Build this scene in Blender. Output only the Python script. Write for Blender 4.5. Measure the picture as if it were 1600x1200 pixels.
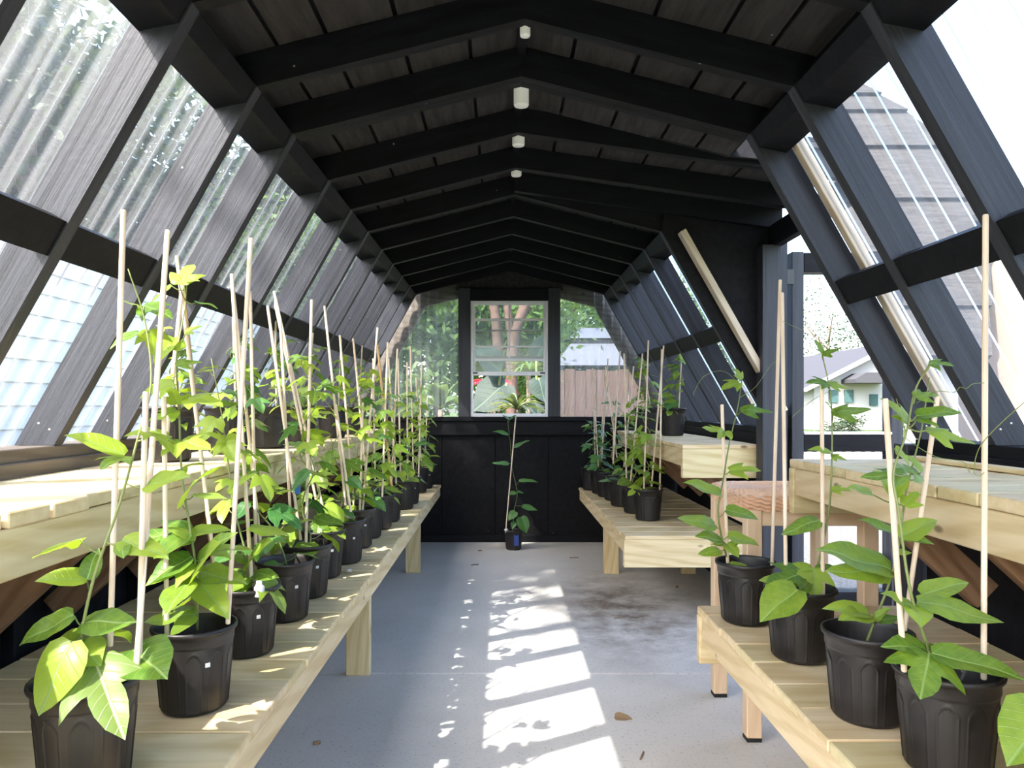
import bpy, math, random
from mathutils import Vector as V, Matrix as M4

# ------------------------------------------------------------------ scene, camera, light
sc = bpy.context.scene
for o in list(bpy.data.objects):
    bpy.data.objects.remove(o)
C = sc.collection
F = 1180.0                      # focal length in pixels of the 1600x1200 frame
VX, VY = 784.0, 634.0           # where the level view axis meets the frame
CZ = 1.02                       # camera height
cd = bpy.data.cameras.new('camera'); cam = bpy.data.objects.new('camera', cd); C.objects.link(cam)
cam.location = (0, 0, CZ); cam.rotation_euler = (math.pi/2, 0, 0)
cd.sensor_fit = 'HORIZONTAL'; cd.sensor_width = 36; cd.lens = F/1600*36
cd.shift_x = (800-VX)/1600; cd.shift_y = (VY-600)/1600; cd.clip_start = .02; cd.clip_end = 500
sc.camera = cam
SUN = V((.60, .69, -1.0)).normalized()          # direction the sunlight travels
w = bpy.data.worlds.new('sky'); sc.world = w; w.use_nodes = True
nt = w.node_tree; nt.nodes.clear()
sky = nt.nodes.new('ShaderNodeTexSky'); sky.sky_type = 'NISHITA'; sky.sun_disc = False
sky.sun_elevation = math.asin(-SUN.z); sky.sun_rotation = math.atan2(-SUN.x, -SUN.y)
sky.air_density = 1.0; sky.dust_density = 3.0; sky.ozone_density = 1.0
bg = nt.nodes.new('ShaderNodeBackground'); bg.inputs[1].default_value = .42
out = nt.nodes.new('ShaderNodeOutputWorld')
nt.links.new(sky.outputs[0], bg.inputs[0]); nt.links.new(bg.outputs[0], out.inputs[0])
sl = bpy.data.lights.new('sun', 'SUN'); sl.energy = 5.0; sl.angle = math.radians(.53); sl.color = (1, .95, .87)
so = bpy.data.objects.new('sun', sl); C.objects.link(so); so.location = (-6, -7, 12)
so.rotation_euler = SUN.to_track_quat('-Z', 'Y').to_euler()
sc.view_settings.view_transform = 'Standard'; sc.view_settings.look = 'None'
sc.view_settings.exposure = 1.6; sc.view_settings.gamma = 1.0; sc.view_settings.use_curve_mapping = False
sc.cycles.use_denoising = True
sc.cycles.max_bounces = 12; sc.cycles.diffuse_bounces = 6; sc.cycles.transparent_max_bounces = 24
sc.cycles.sample_clamp_indirect = 6.0; sc.cycles.caustics_reflective = False; sc.cycles.caustics_refractive = False

def P(x, y, d):                                  # the point at depth d that the frame shows at x, y
    return V(((x-VX)*d/F, d, CZ-(y-VY)*d/F))

# ------------------------------------------------------------------ materials
MAT = {}
def new_mat(name):
    m = bpy.data.materials.new(name); m.use_nodes = True
    n = m.node_tree; n.nodes.clear(); MAT[name] = m
    return m, n
def nd(n, t, **k):
    x = n.nodes.new('ShaderNode'+t)
    for a, b in k.items():
        if a.startswith('i_'):
            key = a[2:]; x.inputs[int(key) if key.isdigit() else key.replace('_', ' ')].default_value = b
        else: setattr(x, a, b)
    return x
def lk(n, a, b): n.links.new(a, b)
def ramp(n, fac, stops):
    r = n.nodes.new('ShaderNodeValToRGB'); el = r.color_ramp.elements
    while len(el) < len(stops): el.new(.5)
    for e, (p, c) in zip(el, stops): e.position = p; e.color = (*c, 1) if len(c) == 3 else c
    lk(n, fac, r.inputs[0]); return r.outputs[0]
def objco(n, scale, rnd=True):
    t = nd(n, 'TexCoord'); mp = nd(n, 'Mapping'); mp.inputs['Scale'].default_value = scale
    lk(n, t.outputs['Object'], mp.inputs[0])
    if rnd:
        oi = nd(n, 'ObjectInfo'); mu = nd(n, 'MATH' if False else 'Math', operation='MULTIPLY', i_1=37.0)
        lk(n, oi.outputs['Random'], mu.inputs[0])
        cb = nd(n, 'CombineXYZ')
        for k in range(3): lk(n, mu.outputs[0], cb.inputs[k])
        lk(n, cb.outputs[0], mp.inputs['Location'])
    return mp.outputs[0]
def finish(n, col, rough, bump=None, bs=.3, bd=.002, spec=.5, metal=0):
    p = nd(n, 'BsdfPrincipled'); o = nd(n, 'OutputMaterial')
    if isinstance(col, tuple): p.inputs['Base Color'].default_value = (*col, 1)
    else: lk(n, col, p.inputs['Base Color'])
    if isinstance(rough, float): p.inputs['Roughness'].default_value = rough
    else: lk(n, rough, p.inputs['Roughness'])
    p.inputs['Specular IOR Level'].default_value = spec; p.inputs['Metallic'].default_value = metal
    if bump is not None:
        b = nd(n, 'Bump'); b.inputs['Strength'].default_value = bs; b.inputs['Distance'].default_value = bd
        lk(n, bump, b.inputs['Height']); lk(n, b.outputs[0], p.inputs['Normal'])
    lk(n, p.outputs[0], o.inputs[0]); return p
def noise(n, co, scale=1., detail=5., rough=.6):
    t = nd(n, 'TexNoise'); t.inputs['Scale'].default_value = scale; t.inputs['Detail'].default_value = detail
    t.inputs['Roughness'].default_value = rough; lk(n, co, t.inputs['Vector']); return t.outputs[0]
def mixc(n, fac, a, b, mode='MIX'):
    m = nd(n, 'Mix', data_type='RGBA', blend_type=mode)
    for s, v in ((0, fac), (6, a), (7, b)):
        if isinstance(v, (int, float)): m.inputs[s].default_value = v
        elif isinstance(v, tuple): m.inputs[s].default_value = (*v, 1)
        else: lk(n, v, m.inputs[s])
    return m.outputs[2]
def simple(name, col, rough=.5, spec=.5, nscale=30., var=.12, bs=.1, metal=0):
    m, n = new_mat(name); co = objco(n, (1, 1, 1)); f = noise(n, co, nscale)
    a = tuple(c*(1-var) for c in col); b = tuple(min(1, c*(1+var)) for c in col)
    finish(n, ramp(n, f, [(.3, a), (.7, b)]), rough, f, bs, .002, spec, metal); return m
def wood(name, c1, c2, c3, rough=.62, tint=None, bs=.15):
    m, n = new_mat(name)
    co = objco(n, (1.6, 22, 22)); g = noise(n, co, 1.6, 6, .62)
    co2 = objco(n, (1.2, 7, 7)); wv = nd(n, 'TexWave', wave_type='RINGS', rings_direction='Y'); lk(n, co2, wv.inputs[0])
    wv.inputs['Scale'].default_value = 1.4; wv.inputs['Distortion'].default_value = 5; wv.inputs['Detail'].default_value = 2
    base = ramp(n, g, [(.28, c1), (.52, c2), (.75, c3)])
    c = mixc(n, .35, base, ramp(n, wv.outputs[1], [(.1, c1), (.6, c3)]))
    kn = nd(n, 'TexVoronoi'); lk(n, objco(n, (5, 11, 11)), kn.inputs[0]); kn.inputs['Scale'].default_value = 1.
    c = mixc(n, ramp(n, kn.outputs[0], [(.05, (1, 1, 1)), (.11, (0, 0, 0))]), c, tuple(x*.45 for x in c1))
    if tint:
        oi = nd(n, 'ObjectInfo'); c = mixc(n, ramp(n, oi.outputs['Random'], [(.35, (0, 0, 0)), (.95, (.75,)*3)]), c, mixc(n, 1., c, tint, 'MULTIPLY'))
    finish(n, c, rough, g, bs, .0015, .22); return m
wood('pine', (.52, .375, .19), (.66, .515, .30), (.75, .62, .41), tint=(.90, .98, .88))
wood('pine_old', (.075, .062, .05), (.12, .10, .08), (.17, .145, .12))
wood('pine_brown', (.16, .085, .045), (.25, .14, .08), (.33, .2, .12))
wood('pine_raw', (.45, .36, .26), (.55, .46, .35), (.62, .54, .43))
wood('beech', (.60, .43, .27), (.68, .50, .33), (.72, .55, .38), bs=.05, rough=.45)
wood('dowel', (.60, .46, .33), (.70, .56, .42), (.78, .66, .52), bs=.05, rough=.55)
wood('bamboo', (.36, .22, .09), (.48, .32, .15), (.56, .4, .2), bs=.1)
wood('fence_brown', (.04, .024, .018), (.065, .04, .03), (.09, .058, .045))

def black_paint(name, c, rough, bs, stretch, spec):
    m, n = new_mat(name)
    g = noise(n, objco(n, stretch), 1., 7, .65); g2 = noise(n, objco(n, (1, 1, 1)), 60., 3)
    ad = nd(n, 'Math', operation='ADD'); lk(n, g, ad.inputs[0]); mg = nd(n, 'Math', operation='MULTIPLY', i_1=.25); lk(n, g2, mg.inputs[0]); lk(n, mg.outputs[0], ad.inputs[1])
    sp = nd(n, 'TexVoronoi'); sp.inputs['Scale'].default_value = 9.; lk(n, objco(n, (1, 1, 1)), sp.inputs[0])
    col = ramp(n, g, [(.3, tuple(x*.55 for x in c)), (.7, tuple(x*1.55 for x in c))])
    col = mixc(n, ramp(n, sp.outputs[0], [(.02, (1, 1, 1)), (.035, (0, 0, 0))]), col, (.22, .21, .2))
    finish(n, col, rough, ad.outputs[0], bs, .003, spec); return m
black_paint('black_paint', (.0055, .0058, .0078), .55, .5, (5, 32, 32), .14)
black_paint('black_stud', (.023, .025, .033), .5, 1., (1.6, 48, 48), .4)
black_paint('black_ply', (.0075, .0075, .009), .7, .6, (30, 3, 30), .14)
black_paint('sheathing', (.030, .028, .028), .8, .8, (40, 4, 40), .15)

m, n = new_mat('concrete')
t = nd(n, 'NewGeometry'); oc = t.outputs['Position']
a = noise(n, oc, 1.3, 8, .65); b = noise(n, oc, 90., 3, .7); e = noise(n, oc, 5., 6, .7)
col = ramp(n, a, [(.3, (.50, .485, .46)), (.7, (.62, .60, .565))])
col = mixc(n, ramp(n, b, [(.30, (.55,)*3), (.42, (0, 0, 0))]), col, (.12, .12, .12))
ge = nd(n, 'Vector' + 'Math', operation='DISTANCE'); mp = nd(n, 'Mapping'); mp.inputs['Scale'].default_value = (1, .55, 1)
lk(n, oc, mp.inputs[0]); lk(n, mp.outputs[0], ge.inputs[0]); ge.inputs[1].default_value = (.62, 3.75*.55, 0)
mm = nd(n, 'Math', operation='MULTIPLY'); lk(n, ramp(n, ge.outputs['Value'], [(.08, (1, 1, 1)), (.62, (0, 0, 0))]), mm.inputs[0]); lk(n, ramp(n, e, [(.38, (.1,)*3), (.62, (1,)*3)]), mm.inputs[1])
col = mixc(n, mm.outputs[0], col, (.15, .115, .085))
finish(n, col, .8, b, .25, .002, .3)

m, n = new_mat('pot_plastic')
f = noise(n, objco(n, (1, 1, 1)), 25., 5)
finish(n, ramp(n, f, [(.3, (.007, .006, .006)), (.75, (.021, .017, .0155))]), ramp(n, f, [(.3, (.34,)*3), (.7, (.52,)*3)]), f, .05, .001, .5)
simple('soil', (.035, .026, .02), .95, .1, 120., .6, .8)
simple('sticker', (.6, .6, .6), .5, .4, 50, .05, 0)
simple('blue_sticker', (.04, .08, .32), .4, .5, 50, .1, 0)
simple('blue_plastic', (.03, .16, .42), .4, .5, 50, .1, 0)
simple('white_vinyl', (.82, .82, .84), .4, .5, 20, .04, .02)
simple('white_plastic', (.80, .80, .78), .45, .5, 20, .03, .02)
simple('black_metal', (.02, .02, .022), .4, .5, 40, .2, .1)
simple('screw_metal', (.75, .75, .75), .35, .5, 40, .1, .1, metal=.4)
simple('black_rubber', (.015, .015, .015), .7, .3)
simple('grey_tag', (.7, .72, .72), .3, .5, 40, .2, .1)
simple('rattan', (.66, .43, .28), .6, .25, 12., .10, 0)
simple('bark', (.20, .15, .12), .9, .2, 18., .4, .8)
simple('red_bark', (.11, .07, .055), .9, .2, 18., .35, .8)
simple('grass', (.07, .10, .035), .95, .1, 6., .5, .5)
simple('gravel', (.16, .155, .145), .95, .1, 40., .35, .6)
simple('stucco', (.40, .39, .38), .9, .2, 60., .05, .3)
simple('peach_siding', (.36, .28, .22), .8, .2, 30., .06, .1)
simple('fence_white', (.70, .68, .66), .5, .4, 8., .05, .02)
simple('roof_grey', (.055, .055, .062), .9, .2, 50., .2, .5)
simple('metal_roof', (.07, .08, .10), .5, .4, 10., .06, .05)
simple('window_glass_dark', (.05, .10, .10), .6, .2, 10., .2, 0)
simple('car_white', (.8, .8, .82), .2, .6, 5., .03, 0)
simple('car_dark', (.05, .05, .055), .25, .6, 5., .1, 0)
simple('dry_leaf', (.24, .16, .09), .8, .2, 60., .4, .4)
simple('pebble', (.55, .52, .46), .8, .3, 60., .2, .4)
simple('pale_grey', (.75, .76, .78), .35, .5, 30., .05, 0)
m, n = new_mat('shingle')
g = noise(n, objco(n, (6, 60, 20)), 1., 6, .7); g2 = noise(n, objco(n, (1, 1, 1)), 3., 4)
finish(n, mixc(n, .5, ramp(n, g, [(.35, (.022, .021, .02)), (.65, (.075, .07, .066))]), ramp(n, g2, [(.3, (.035, .033, .032)), (.7, (.055, .052, .05))])), .95, g, .9, .01, .2)

def foliage(name, c1, c2, trans=.35, rough=.4, vein=None, spec=.4):
    m, n = new_mat(name); oi = nd(n, 'ObjectInfo'); co = objco(n, (1, 1, 1), False)
    f = noise(n, co, 3., 4); ad = nd(n, 'Math', operation='ADD'); lk(n, f, ad.inputs[0]); lk(n, oi.outputs['Random'], ad.inputs[1])
    c = ramp(n, ad.outputs[0], [(.45, c1), (1.15, c2)])
    bump = None
    if vein:
        sx = nd(n, 'SeparateXYZ'); lk(n, co, sx.inputs[0]); ab = nd(n, 'Math', operation='ABSOLUTE'); lk(n, sx.outputs[0], ab.inputs[0])
        mid = ramp(n, ab.outputs[0], [(.008, (1, 1, 1)), (.022, (0, 0, 0))])
        s1 = nd(n, 'Math', operation='MULTIPLY_ADD', i_1=-.75); lk(n, ab.outputs[0], s1.inputs[0]); lk(n, sx.outputs[1], s1.inputs[2])
        s2 = nd(n, 'Math', operation='MULTIPLY', i_1=7.); lk(n, s1.outputs[0], s2.inputs[0])
        s3 = nd(n, 'Math', operation='FRACT'); lk(n, s2.outputs[0], s3.inputs[0])
        sv = ramp(n, s3.outputs[0], [(0., (.55,)*3), (.07, (0, 0, 0)), (.93, (0, 0, 0)), (1., (.55,)*3)])
        mx = nd(n, 'Math', operation='MAXIMUM'); lk(n, mid, mx.inputs[0]); lk(n, sv, mx.inputs[1])
        c = mixc(n, mx.outputs[0], c, vein); bump = mx.outputs[0]
    p = finish(n, c, rough, bump, .3, .01, spec)
    tr = nd(n, 'BsdfTranslucent'); br = nd(n, 'BrightContrast', i_Bright=.05); lk(n, c, br.inputs[0])
    lk(n, mixc(n, 1., c, (1.5, 1.45, .6), 'MULTIPLY'), tr.inputs[0])
    ms = nd(n, 'MixShader'); ms.inputs[0].default_value = trans
    lk(n, p.outputs[0], ms.inputs[1]); lk(n, tr.outputs[0], ms.inputs[2])
    o = [x for x in n.nodes if x.type == 'OUTPUT_MATERIAL'][0]; lk(n, ms.outputs[0], o.inputs[0]); return m
foliage('leaf', (.088, .19, .022), (.27, .38, .045), .38, .36, (.26, .40, .12))
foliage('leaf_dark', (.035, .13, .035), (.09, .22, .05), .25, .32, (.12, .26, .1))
foliage('leaf_pale', (.10, .19, .045), (.17, .25, .06), .32, .4, (.45, .46, .28))
foliage('stem_green', (.13, .19, .05), (.22, .26, .09), .1)
foliage('tree_leaf', (.03, .075, .018), (.10, .17, .045), .45, .5)
foliage('tree_leaf_dark', (.02, .045, .02), (.055, .085, .035), .3, .5)
foliage('taro_leaf', (.010, .028, .022), (.024, .048, .038), .2, .6, (.07, .11, .08))
foliage('red_leaf', (.20, .01, .04), (.38, .03, .10), .4, .4)
foliage('stripe_leaf', (.08, .13, .05), (.26, .29, .17), .35, .4)
foliage('palm_leaf', (.045, .09, .03), (.11, .17, .05), .35, .4)

def clear_sheet(name, tint, dust, gl):
    m, n = new_mat(name)
    tr = nd(n, 'BsdfTransparent'); tr.inputs[0].default_value = (*tint, 1)
    df = nd(n, 'BsdfDiffuse'); tl = nd(n, 'BsdfTranslucent')
    for x in (df, tl): x.inputs[0].default_value = (.9, .92, .95, 1)
    dm = nd(n, 'MixShader'); dm.inputs[0].default_value = .6; lk(n, df.outputs[0], dm.inputs[1]); lk(n, tl.outputs[0], dm.inputs[2])
    g = noise(n, objco(n, (30, 30, 1.2)), 1., 5, .6)
    fac = nd(n, 'Math', operation='MULTIPLY', i_1=dust*2); lk(n, ramp(n, g, [(.3, (.25,)*3), (.75, (.85,)*3)]), fac.inputs[0])
    m1 = nd(n, 'MixShader'); lk(n, fac.outputs[0], m1.inputs[0]); lk(n, tr.outputs[0], m1.inputs[1]); lk(n, dm.outputs[0], m1.inputs[2])
    gs = nd(n, 'BsdfGlossy'); gs.inputs['Roughness'].default_value = .16
    lw = nd(n, 'Fresnel'); lw.inputs[0].default_value = gl
    m2 = nd(n, 'MixShader'); lk(n, lw.outputs[0], m2.inputs[0]); lk(n, m1.outputs[0], m2.inputs[1]); lk(n, gs.outputs[0], m2.inputs[2])
    o = nd(n, 'OutputMaterial'); lk(n, m2.outputs[0], o.inputs[0]); return m
clear_sheet('polycarbonate', (.94, .955, .96), .13, 1.45)
clear_sheet('window_pane', (.90, .93, .93), .05, 1.35)
clear_sheet('clear_plastic', (.9, .93, .95), .2, 1.45)

# ------------------------------------------------------------------ mesh helpers
PW = {}
def place(o, mtx, parent):
    C.objects.link(o)
    if parent is not None:
        o.parent = parent; o.matrix_parent_inverse = PW[parent.name].inverted()
    o.matrix_basis = mtx; PW[o.name] = mtx.copy()
    return o
def make(name, mesh, mtx=None, parent=None):
    o = bpy.data.objects.new(name, mesh); return place(o, mtx or M4.Identity(4), parent)
def mesh_of(name, vs, fs, mat, smooth=False):
    me = bpy.data.meshes.new(name); me.from_pydata([tuple(v) for v in vs], [], fs); me.update()
    me.materials.append(MAT[mat])
    if smooth: me.polygons.foreach_set('use_smooth', [True]*len(me.polygons))
    return me
def world_mesh(name, vs, fs, mat, parent=None, smooth=False):
    c = V((0, 0, 0))
    for v in vs: c += V(v)
    c /= len(vs)
    return make(name, mesh_of(name, [V(v)-c for v in vs], fs, mat, smooth), M4.Translation(c), parent)
def empty(name, loc):
    o = bpy.data.objects.new(name, None); o.empty_display_size = .1
    return place(o, M4.Translation(V(loc)), None)
def tag(o, label, cat, group=None):
    o['label'] = label; o['category'] = cat
    if group: o['group'] = group
    return o
def structure(o, label=None, cat=None):
    o['kind'] = 'structure'
    if label: o['label'] = label; o['category'] = cat
    return o
CB = {}
def cbox(sx, sy, sz, b):
    hs = (sx/2, sy/2, sz/2); b = min(b, min(hs)*.6); vs = []; idx = {}
    for x in (-1, 1):
        for y in (-1, 1):
            for z in (-1, 1):
                s = (x, y, z)
                for ax in range(3):
                    p = [s[k]*(hs[k]-(0 if k == ax else b)) for k in range(3)]
                    idx[(s, ax)] = len(vs); vs.append(V(p))
    fs = []
    def quad(lst):
        c = sum((vs[i] for i in lst), V())/len(lst); nrm = (vs[lst[1]]-vs[lst[0]]).cross(vs[lst[2]]-vs[lst[0]])
        fs.append(lst if nrm.dot(c) > 0 else lst[::-1])
    for ax in range(3):
        u, v = [(1, 2), (0, 2), (0, 1)][ax]
        for s in (-1, 1):
            q = []
            for a, c in ((-1, -1), (1, -1), (1, 1), (-1, 1)):
                t = [0]*3; t[ax] = s; t[u] = a; t[v] = c; q.append(idx[(tuple(t), ax)])
            quad(q)
        for a in (-1, 1):
            for c in (-1, 1):
                t0 = [0]*3; t1 = [0]*3; t0[u] = t1[u] = a; t0[v] = t1[v] = c; t0[ax] = -1; t1[ax] = 1
                t0, t1 = tuple(t0), tuple(t1)
                quad([idx[(t0, u)], idx[(t1, u)], idx[(t1, v)], idx[(t0, v)]])
    for x in (-1, 1):
        for y in (-1, 1):
            for z in (-1, 1): quad([idx[((x, y, z), k)] for k in range(3)])
    return vs, fs
def box_mesh(name, s, mat, b=.002):
    k = (tuple(round(x, 4) for x in s), mat, b)
    if k not in CB: vs, fs = cbox(*s, b); CB[k] = mesh_of(name, vs, fs, mat)
    return CB[k]
def box(name, lo, hi, mat, parent=None, b=.002, rot=None):
    lo, hi = V(lo), V(hi); s = hi-lo; mtx = M4.Translation((lo+hi)/2)
    if rot: mtx = mtx @ rot
    return make(name, box_mesh(name, s, mat, b), mtx, parent)
def xform(loc, xa, up):
    xa = V(xa).normalized(); y = V(up).cross(xa).normalized(); z = xa.cross(y)
    m = M4((xa, y, z)).transposed().to_4x4(); m.translation = loc; return m
def beam(name, p0, p1, wy, hz, mat, parent=None, up=(0, 0, 1), b=.002):   # local X runs along the piece
    p0, p1 = V(p0), V(p1); d = p1-p0
    return make(name, box_mesh(name, (d.length, wy, hz), mat, b), xform((p0+p1)/2, d, up), parent)
def board(name, lo, hi, mat, parent=None, along='x', b=.0025):            # axis-aligned timber with grain along one axis
    lo, hi = V(lo), V(hi); s = hi-lo; c = (lo+hi)/2
    if along == 'x': return make(name, box_mesh(name, s, mat, b), M4.Translation(c), parent)
    if along == 'y': return make(name, box_mesh(name, (s.y, s.x, s.z), mat, b), xform(c, (0, 1, 0), (0, 0, 1)), parent)
    return make(name, box_mesh(name, (s.z, s.y, s.x), mat, b), xform(c, (0, 0, 1), (-1, 0, 0)), parent)
def prism(name, pts, y0, y1, mat, parent=None, grain=None):                            # polygon in x, z drawn out along y
    k = len(pts); vs = [V((x, y0, z)) for x, z in pts]+[V((x, y1, z)) for x, z in pts]
    ar = sum(pts[i][0]*pts[(i+1) % k][1]-pts[(i+1) % k][0]*pts[i][1] for i in range(k))
    fs = [list(range(k)), list(range(k, 2*k))[::-1]]+[[i, i+k, (i+1) % k+k, (i+1) % k] for i in range(k)]
    if ar < 0: fs = [f[::-1] for f in fs]
    if grain is not None:
        mt = xform(sum(vs, V())/len(vs), (grain[0], 0, grain[1]), (0, 1, 0)); iv = mt.inverted()
        return make(name, mesh_of(name, [iv @ v for v in vs], fs, mat), mt, parent)
    return world_mesh(name, vs, fs, mat, parent)
def tube_data(pts, rad, seg=6, cap=True):
    pts = [V(p) for p in pts]; k = len(pts); vs = []; fs = []
    nrm = None
    for i, p in enumerate(pts):
        t = (pts[min(i+1, k-1)]-pts[max(i-1, 0)]).normalized()
        if nrm is None: nrm = t.orthogonal().normalized()
        else: nrm = (nrm-t*nrm.dot(t)).normalized()
        bn = t.cross(nrm); r = rad(i/(k-1)) if callable(rad) else rad
        for j in range(seg):
            a = 2*math.pi*j/seg; vs.append(p+(nrm*math.cos(a)+bn*math.sin(a))*r)
    for i in range(k-1):
        for j in range(seg):
            j2 = (j+1) % seg; fs.append([i*seg+j, i*seg+j2, (i+1)*seg+j2, (i+1)*seg+j])
    if cap: fs.append(list(range(seg))[::-1]); fs.append(list(range((k-1)*seg, k*seg)))
    return vs, fs
def tubes(name, lst, mat, parent=None):                                    # several joined tubes of one piece (a stem and its petioles)
    vs, fs = [], []
    for pts, rad, seg in lst:
        a, b = tube_data(pts, rad, seg); o = len(vs); vs += a; fs += [[i+o for i in f] for f in b]
    return world_mesh(name, vs, fs, mat, parent, True)
def lathe(name, prof, seg, mat, mod=None):
    vs, fs = [], []
    for r, z in prof:
        for j in range(seg):
            a = 2*math.pi*j/seg; rr = r+(mod(a, r, z) if mod else 0); vs.append(V((rr*math.cos(a), rr*math.sin(a), z)))
    for i in range(len(prof)-1):
        for j in range(seg):
            j2 = (j+1) % seg; fs.append([i*seg+j, i*seg+j2, (i+1)*seg+j2, (i+1)*seg+j])
    return mesh_of(name, vs, fs, mat, True)
def smooth_path(pts, k=6):
    pts = [V(p) for p in pts]; q = [pts[0]*2-pts[1]]+pts+[pts[-1]*2-pts[-2]]; o = []
    for i in range(1, len(q)-2):
        for s in range(k):
            t = s/k; a, b, c, d = q[i-1], q[i], q[i+1], q[i+2]
            o.append(.5*((2*b)+(c-a)*t+(2*a-5*b+4*c-d)*t*t+(3*b-a-3*c+d)*t**3))
    o.append(pts[-1]); return o
rng = random.Random(7)

# ------------------------------------------------------------------ section of the greenhouse
RX = .06                                        # the ridge stands a little right of the camera
FR = [1.565-.406*k for k in range(6, 0, -1)]+[1.565, 1.97, 2.31, 2.78, 3.19, 3.59, 4.0, 4.405, 4.81, 5.215, 5.59]
Y0, Y1 = -1.0, 5.66
R_, K_, E_ = V((0, 2.02)), V((.693, 1.845)), V((1.217, .918))
n1 = V((K_.y-R_.y, -(K_.x-R_.x)))*-1; n1.normalize()
dS = (E_-K_).normalized(); n2 = V((-dS.y, dS.x)); n2 = n2 if n2.x > 0 else -n2
DEP = .089
def mitre(dep): return K_+(n1+n2)*(dep/(1+n1.dot(n2)))
def ridge_top(dep): return V((0, R_.y+dep/n1.y))
def eave_out(dep): return V((E_.x+dep/n2.x, E_.y))
KO, RO, EO = mitre(DEP), ridge_top(DEP), eave_out(DEP)
def S(p, s): return (RX+s*p[0], p[1])
T = .038
D0, D1 = 2.31, 3.55                             # the door bay on the right side
DSL = -.142                                     # slope of its flatter roof
WX = 1.30                                       # plane of the door

# floor
fl = structure(empty('floor', (0, 2.3, 0)))
for a, b in ((-1.6, .35), (.358, 2.872), (2.88, 5.80)):
    box('slab', (-1.45, a, -.12), (1.62, b, 0), 'concrete', fl, .004)
# ceiling: rafters and grooved sheathing boards
ce = structure(empty('ceiling', (RX, 2.3, 2.1)))
for i, y in enumerate(FR):
    for s in (-1, 1):
        if s == 1 and D0+.1 < y < D1: continue
        prism('rafter', [S(R_, s), S(K_, s), S(KO, s), S(RO, s)], y-T/2, y+T/2, 'black_paint', ce, (s*(K_.x-R_.x), K_.y-R_.y))
for s in (-1, 1): prism('rafter', [S(R_, s), S(K_, s), S(KO, s), S(RO, s)], 2.33, 2.368, 'black_paint', ce, (s*(K_.x-R_.x), K_.y-R_.y))
def dorm(x, off=0): return (RX+x, 2.02+off/.99+DSL*x)
for y in (2.78, 3.19, 3.53):
    prism('rafter', [dorm(0), dorm(1.245), dorm(1.245, DEP), dorm(0, DEP)], y-T/2, y+T/2, 'black_paint', ce)
def sheath(y0, y1, s, cuts, f, g=.006):
    for a, b in zip(cuts[:-1], cuts[1:]):
        p0, p1 = f(a+g), f(b-g); q0, q1 = f(a+g, 1), f(b-g, 1)
        prism('sheathing_board', [p0, p1, q1, q0], y0, y1, 'sheathing', ce)
def gam(s):
    L = (KO-RO).length; u = (KO-RO)/L
    return lambda t, o=0: S(RO+u*t+n1*(.001+.018*o), s)
CUT = [-.004, .157, .345, .53, .66, .79]
for a, b in ((Y0-.15, 1.32), (1.325, 3.77), (3.775, Y1+.2)): sheath(a, b, -1, CUT, gam(-1))
for a, b in ((Y0-.15, 1.32), (1.325, 2.74), (3.57, Y1+.2)): sheath(a, b, 1, CUT, gam(1))
sheath(2.74, 3.585, 1, [.0, .157, .345, .53, .72, .91, 1.10, 1.25], lambda t, o=0: dorm(t, DEP+.001+.018*o))
for s in (-1, 1):                                # black membrane behind the grooves
    u = (KO-RO).normalized(); a, b = RO+n1*.021, RO+u*.80+n1*.021
    for ya, yb in (((Y0-.15, Y1+.2),) if s < 0 else ((Y0-.15, 2.74), (3.57, Y1+.2))):
        prism('roof_deck', [S(a, s), S(b, s), S(b+n1*.01, s), S(a+n1*.01, s)], ya, yb, 'black_ply', ce)
prism('roof_deck', [dorm(-.03, .109), dorm(1.255, .109), dorm(1.255, .124), dorm(-.03, .124)], 2.738, 3.59, 'black_ply', ce)
prism('ridge_board', [(RX-.013, RO.y-.03), (RX+.013, RO.y-.03), (RX+.013, RO.y+.0), (RX-.013, RO.y+.0)], Y0, Y1, 'black_paint', ce)

# side walls: studs, blocking, sill, knee wall, corrugated sheets
def sect(z):                                     # x of the inner slope line at height z
    return E_.x+(E_.y-z)*(K_.x-E_.x)/(K_.y-E_.y)*-1*-1 if False else K_.x+(K_.y-z)/(K_.y-E_.y)*(E_.x-K_.x)
SHEETM = {}
RIB = [(0, 0), (.16, .02), (.34, 0), (.46, .04), (.53, .16), (.585, .5), (.63, .83), (.69, .97), (.75, 1), (.81, .97), (.87, .83), (.915, .5), (.965, .15)]
def corrugated(name, wdt, length, pitch, h, mat):
    key = (round(wdt, 3), round(length, 3), mat)
    if key in SHEETM: return SHEETM[key]
    prof = []; k = int(round(wdt/pitch))
    for i in range(k):
        o = -wdt/2+i*pitch
        prof += [(o+pitch*f, h*g) for f, g in RIB]
    prof.append((wdt/2, 0)); vs = []; fs = []
    for z in (-length/2, length/2): vs += [V((x, y, z)) for x, y in prof]
    q = len(prof)
    for i in range(q-1): fs.append([i, i+1, q+i+1, q+i])
    SHEETM[key] = mesh_of(name, vs, fs, mat, True); return SHEETM[key]
SEG = {}
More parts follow.
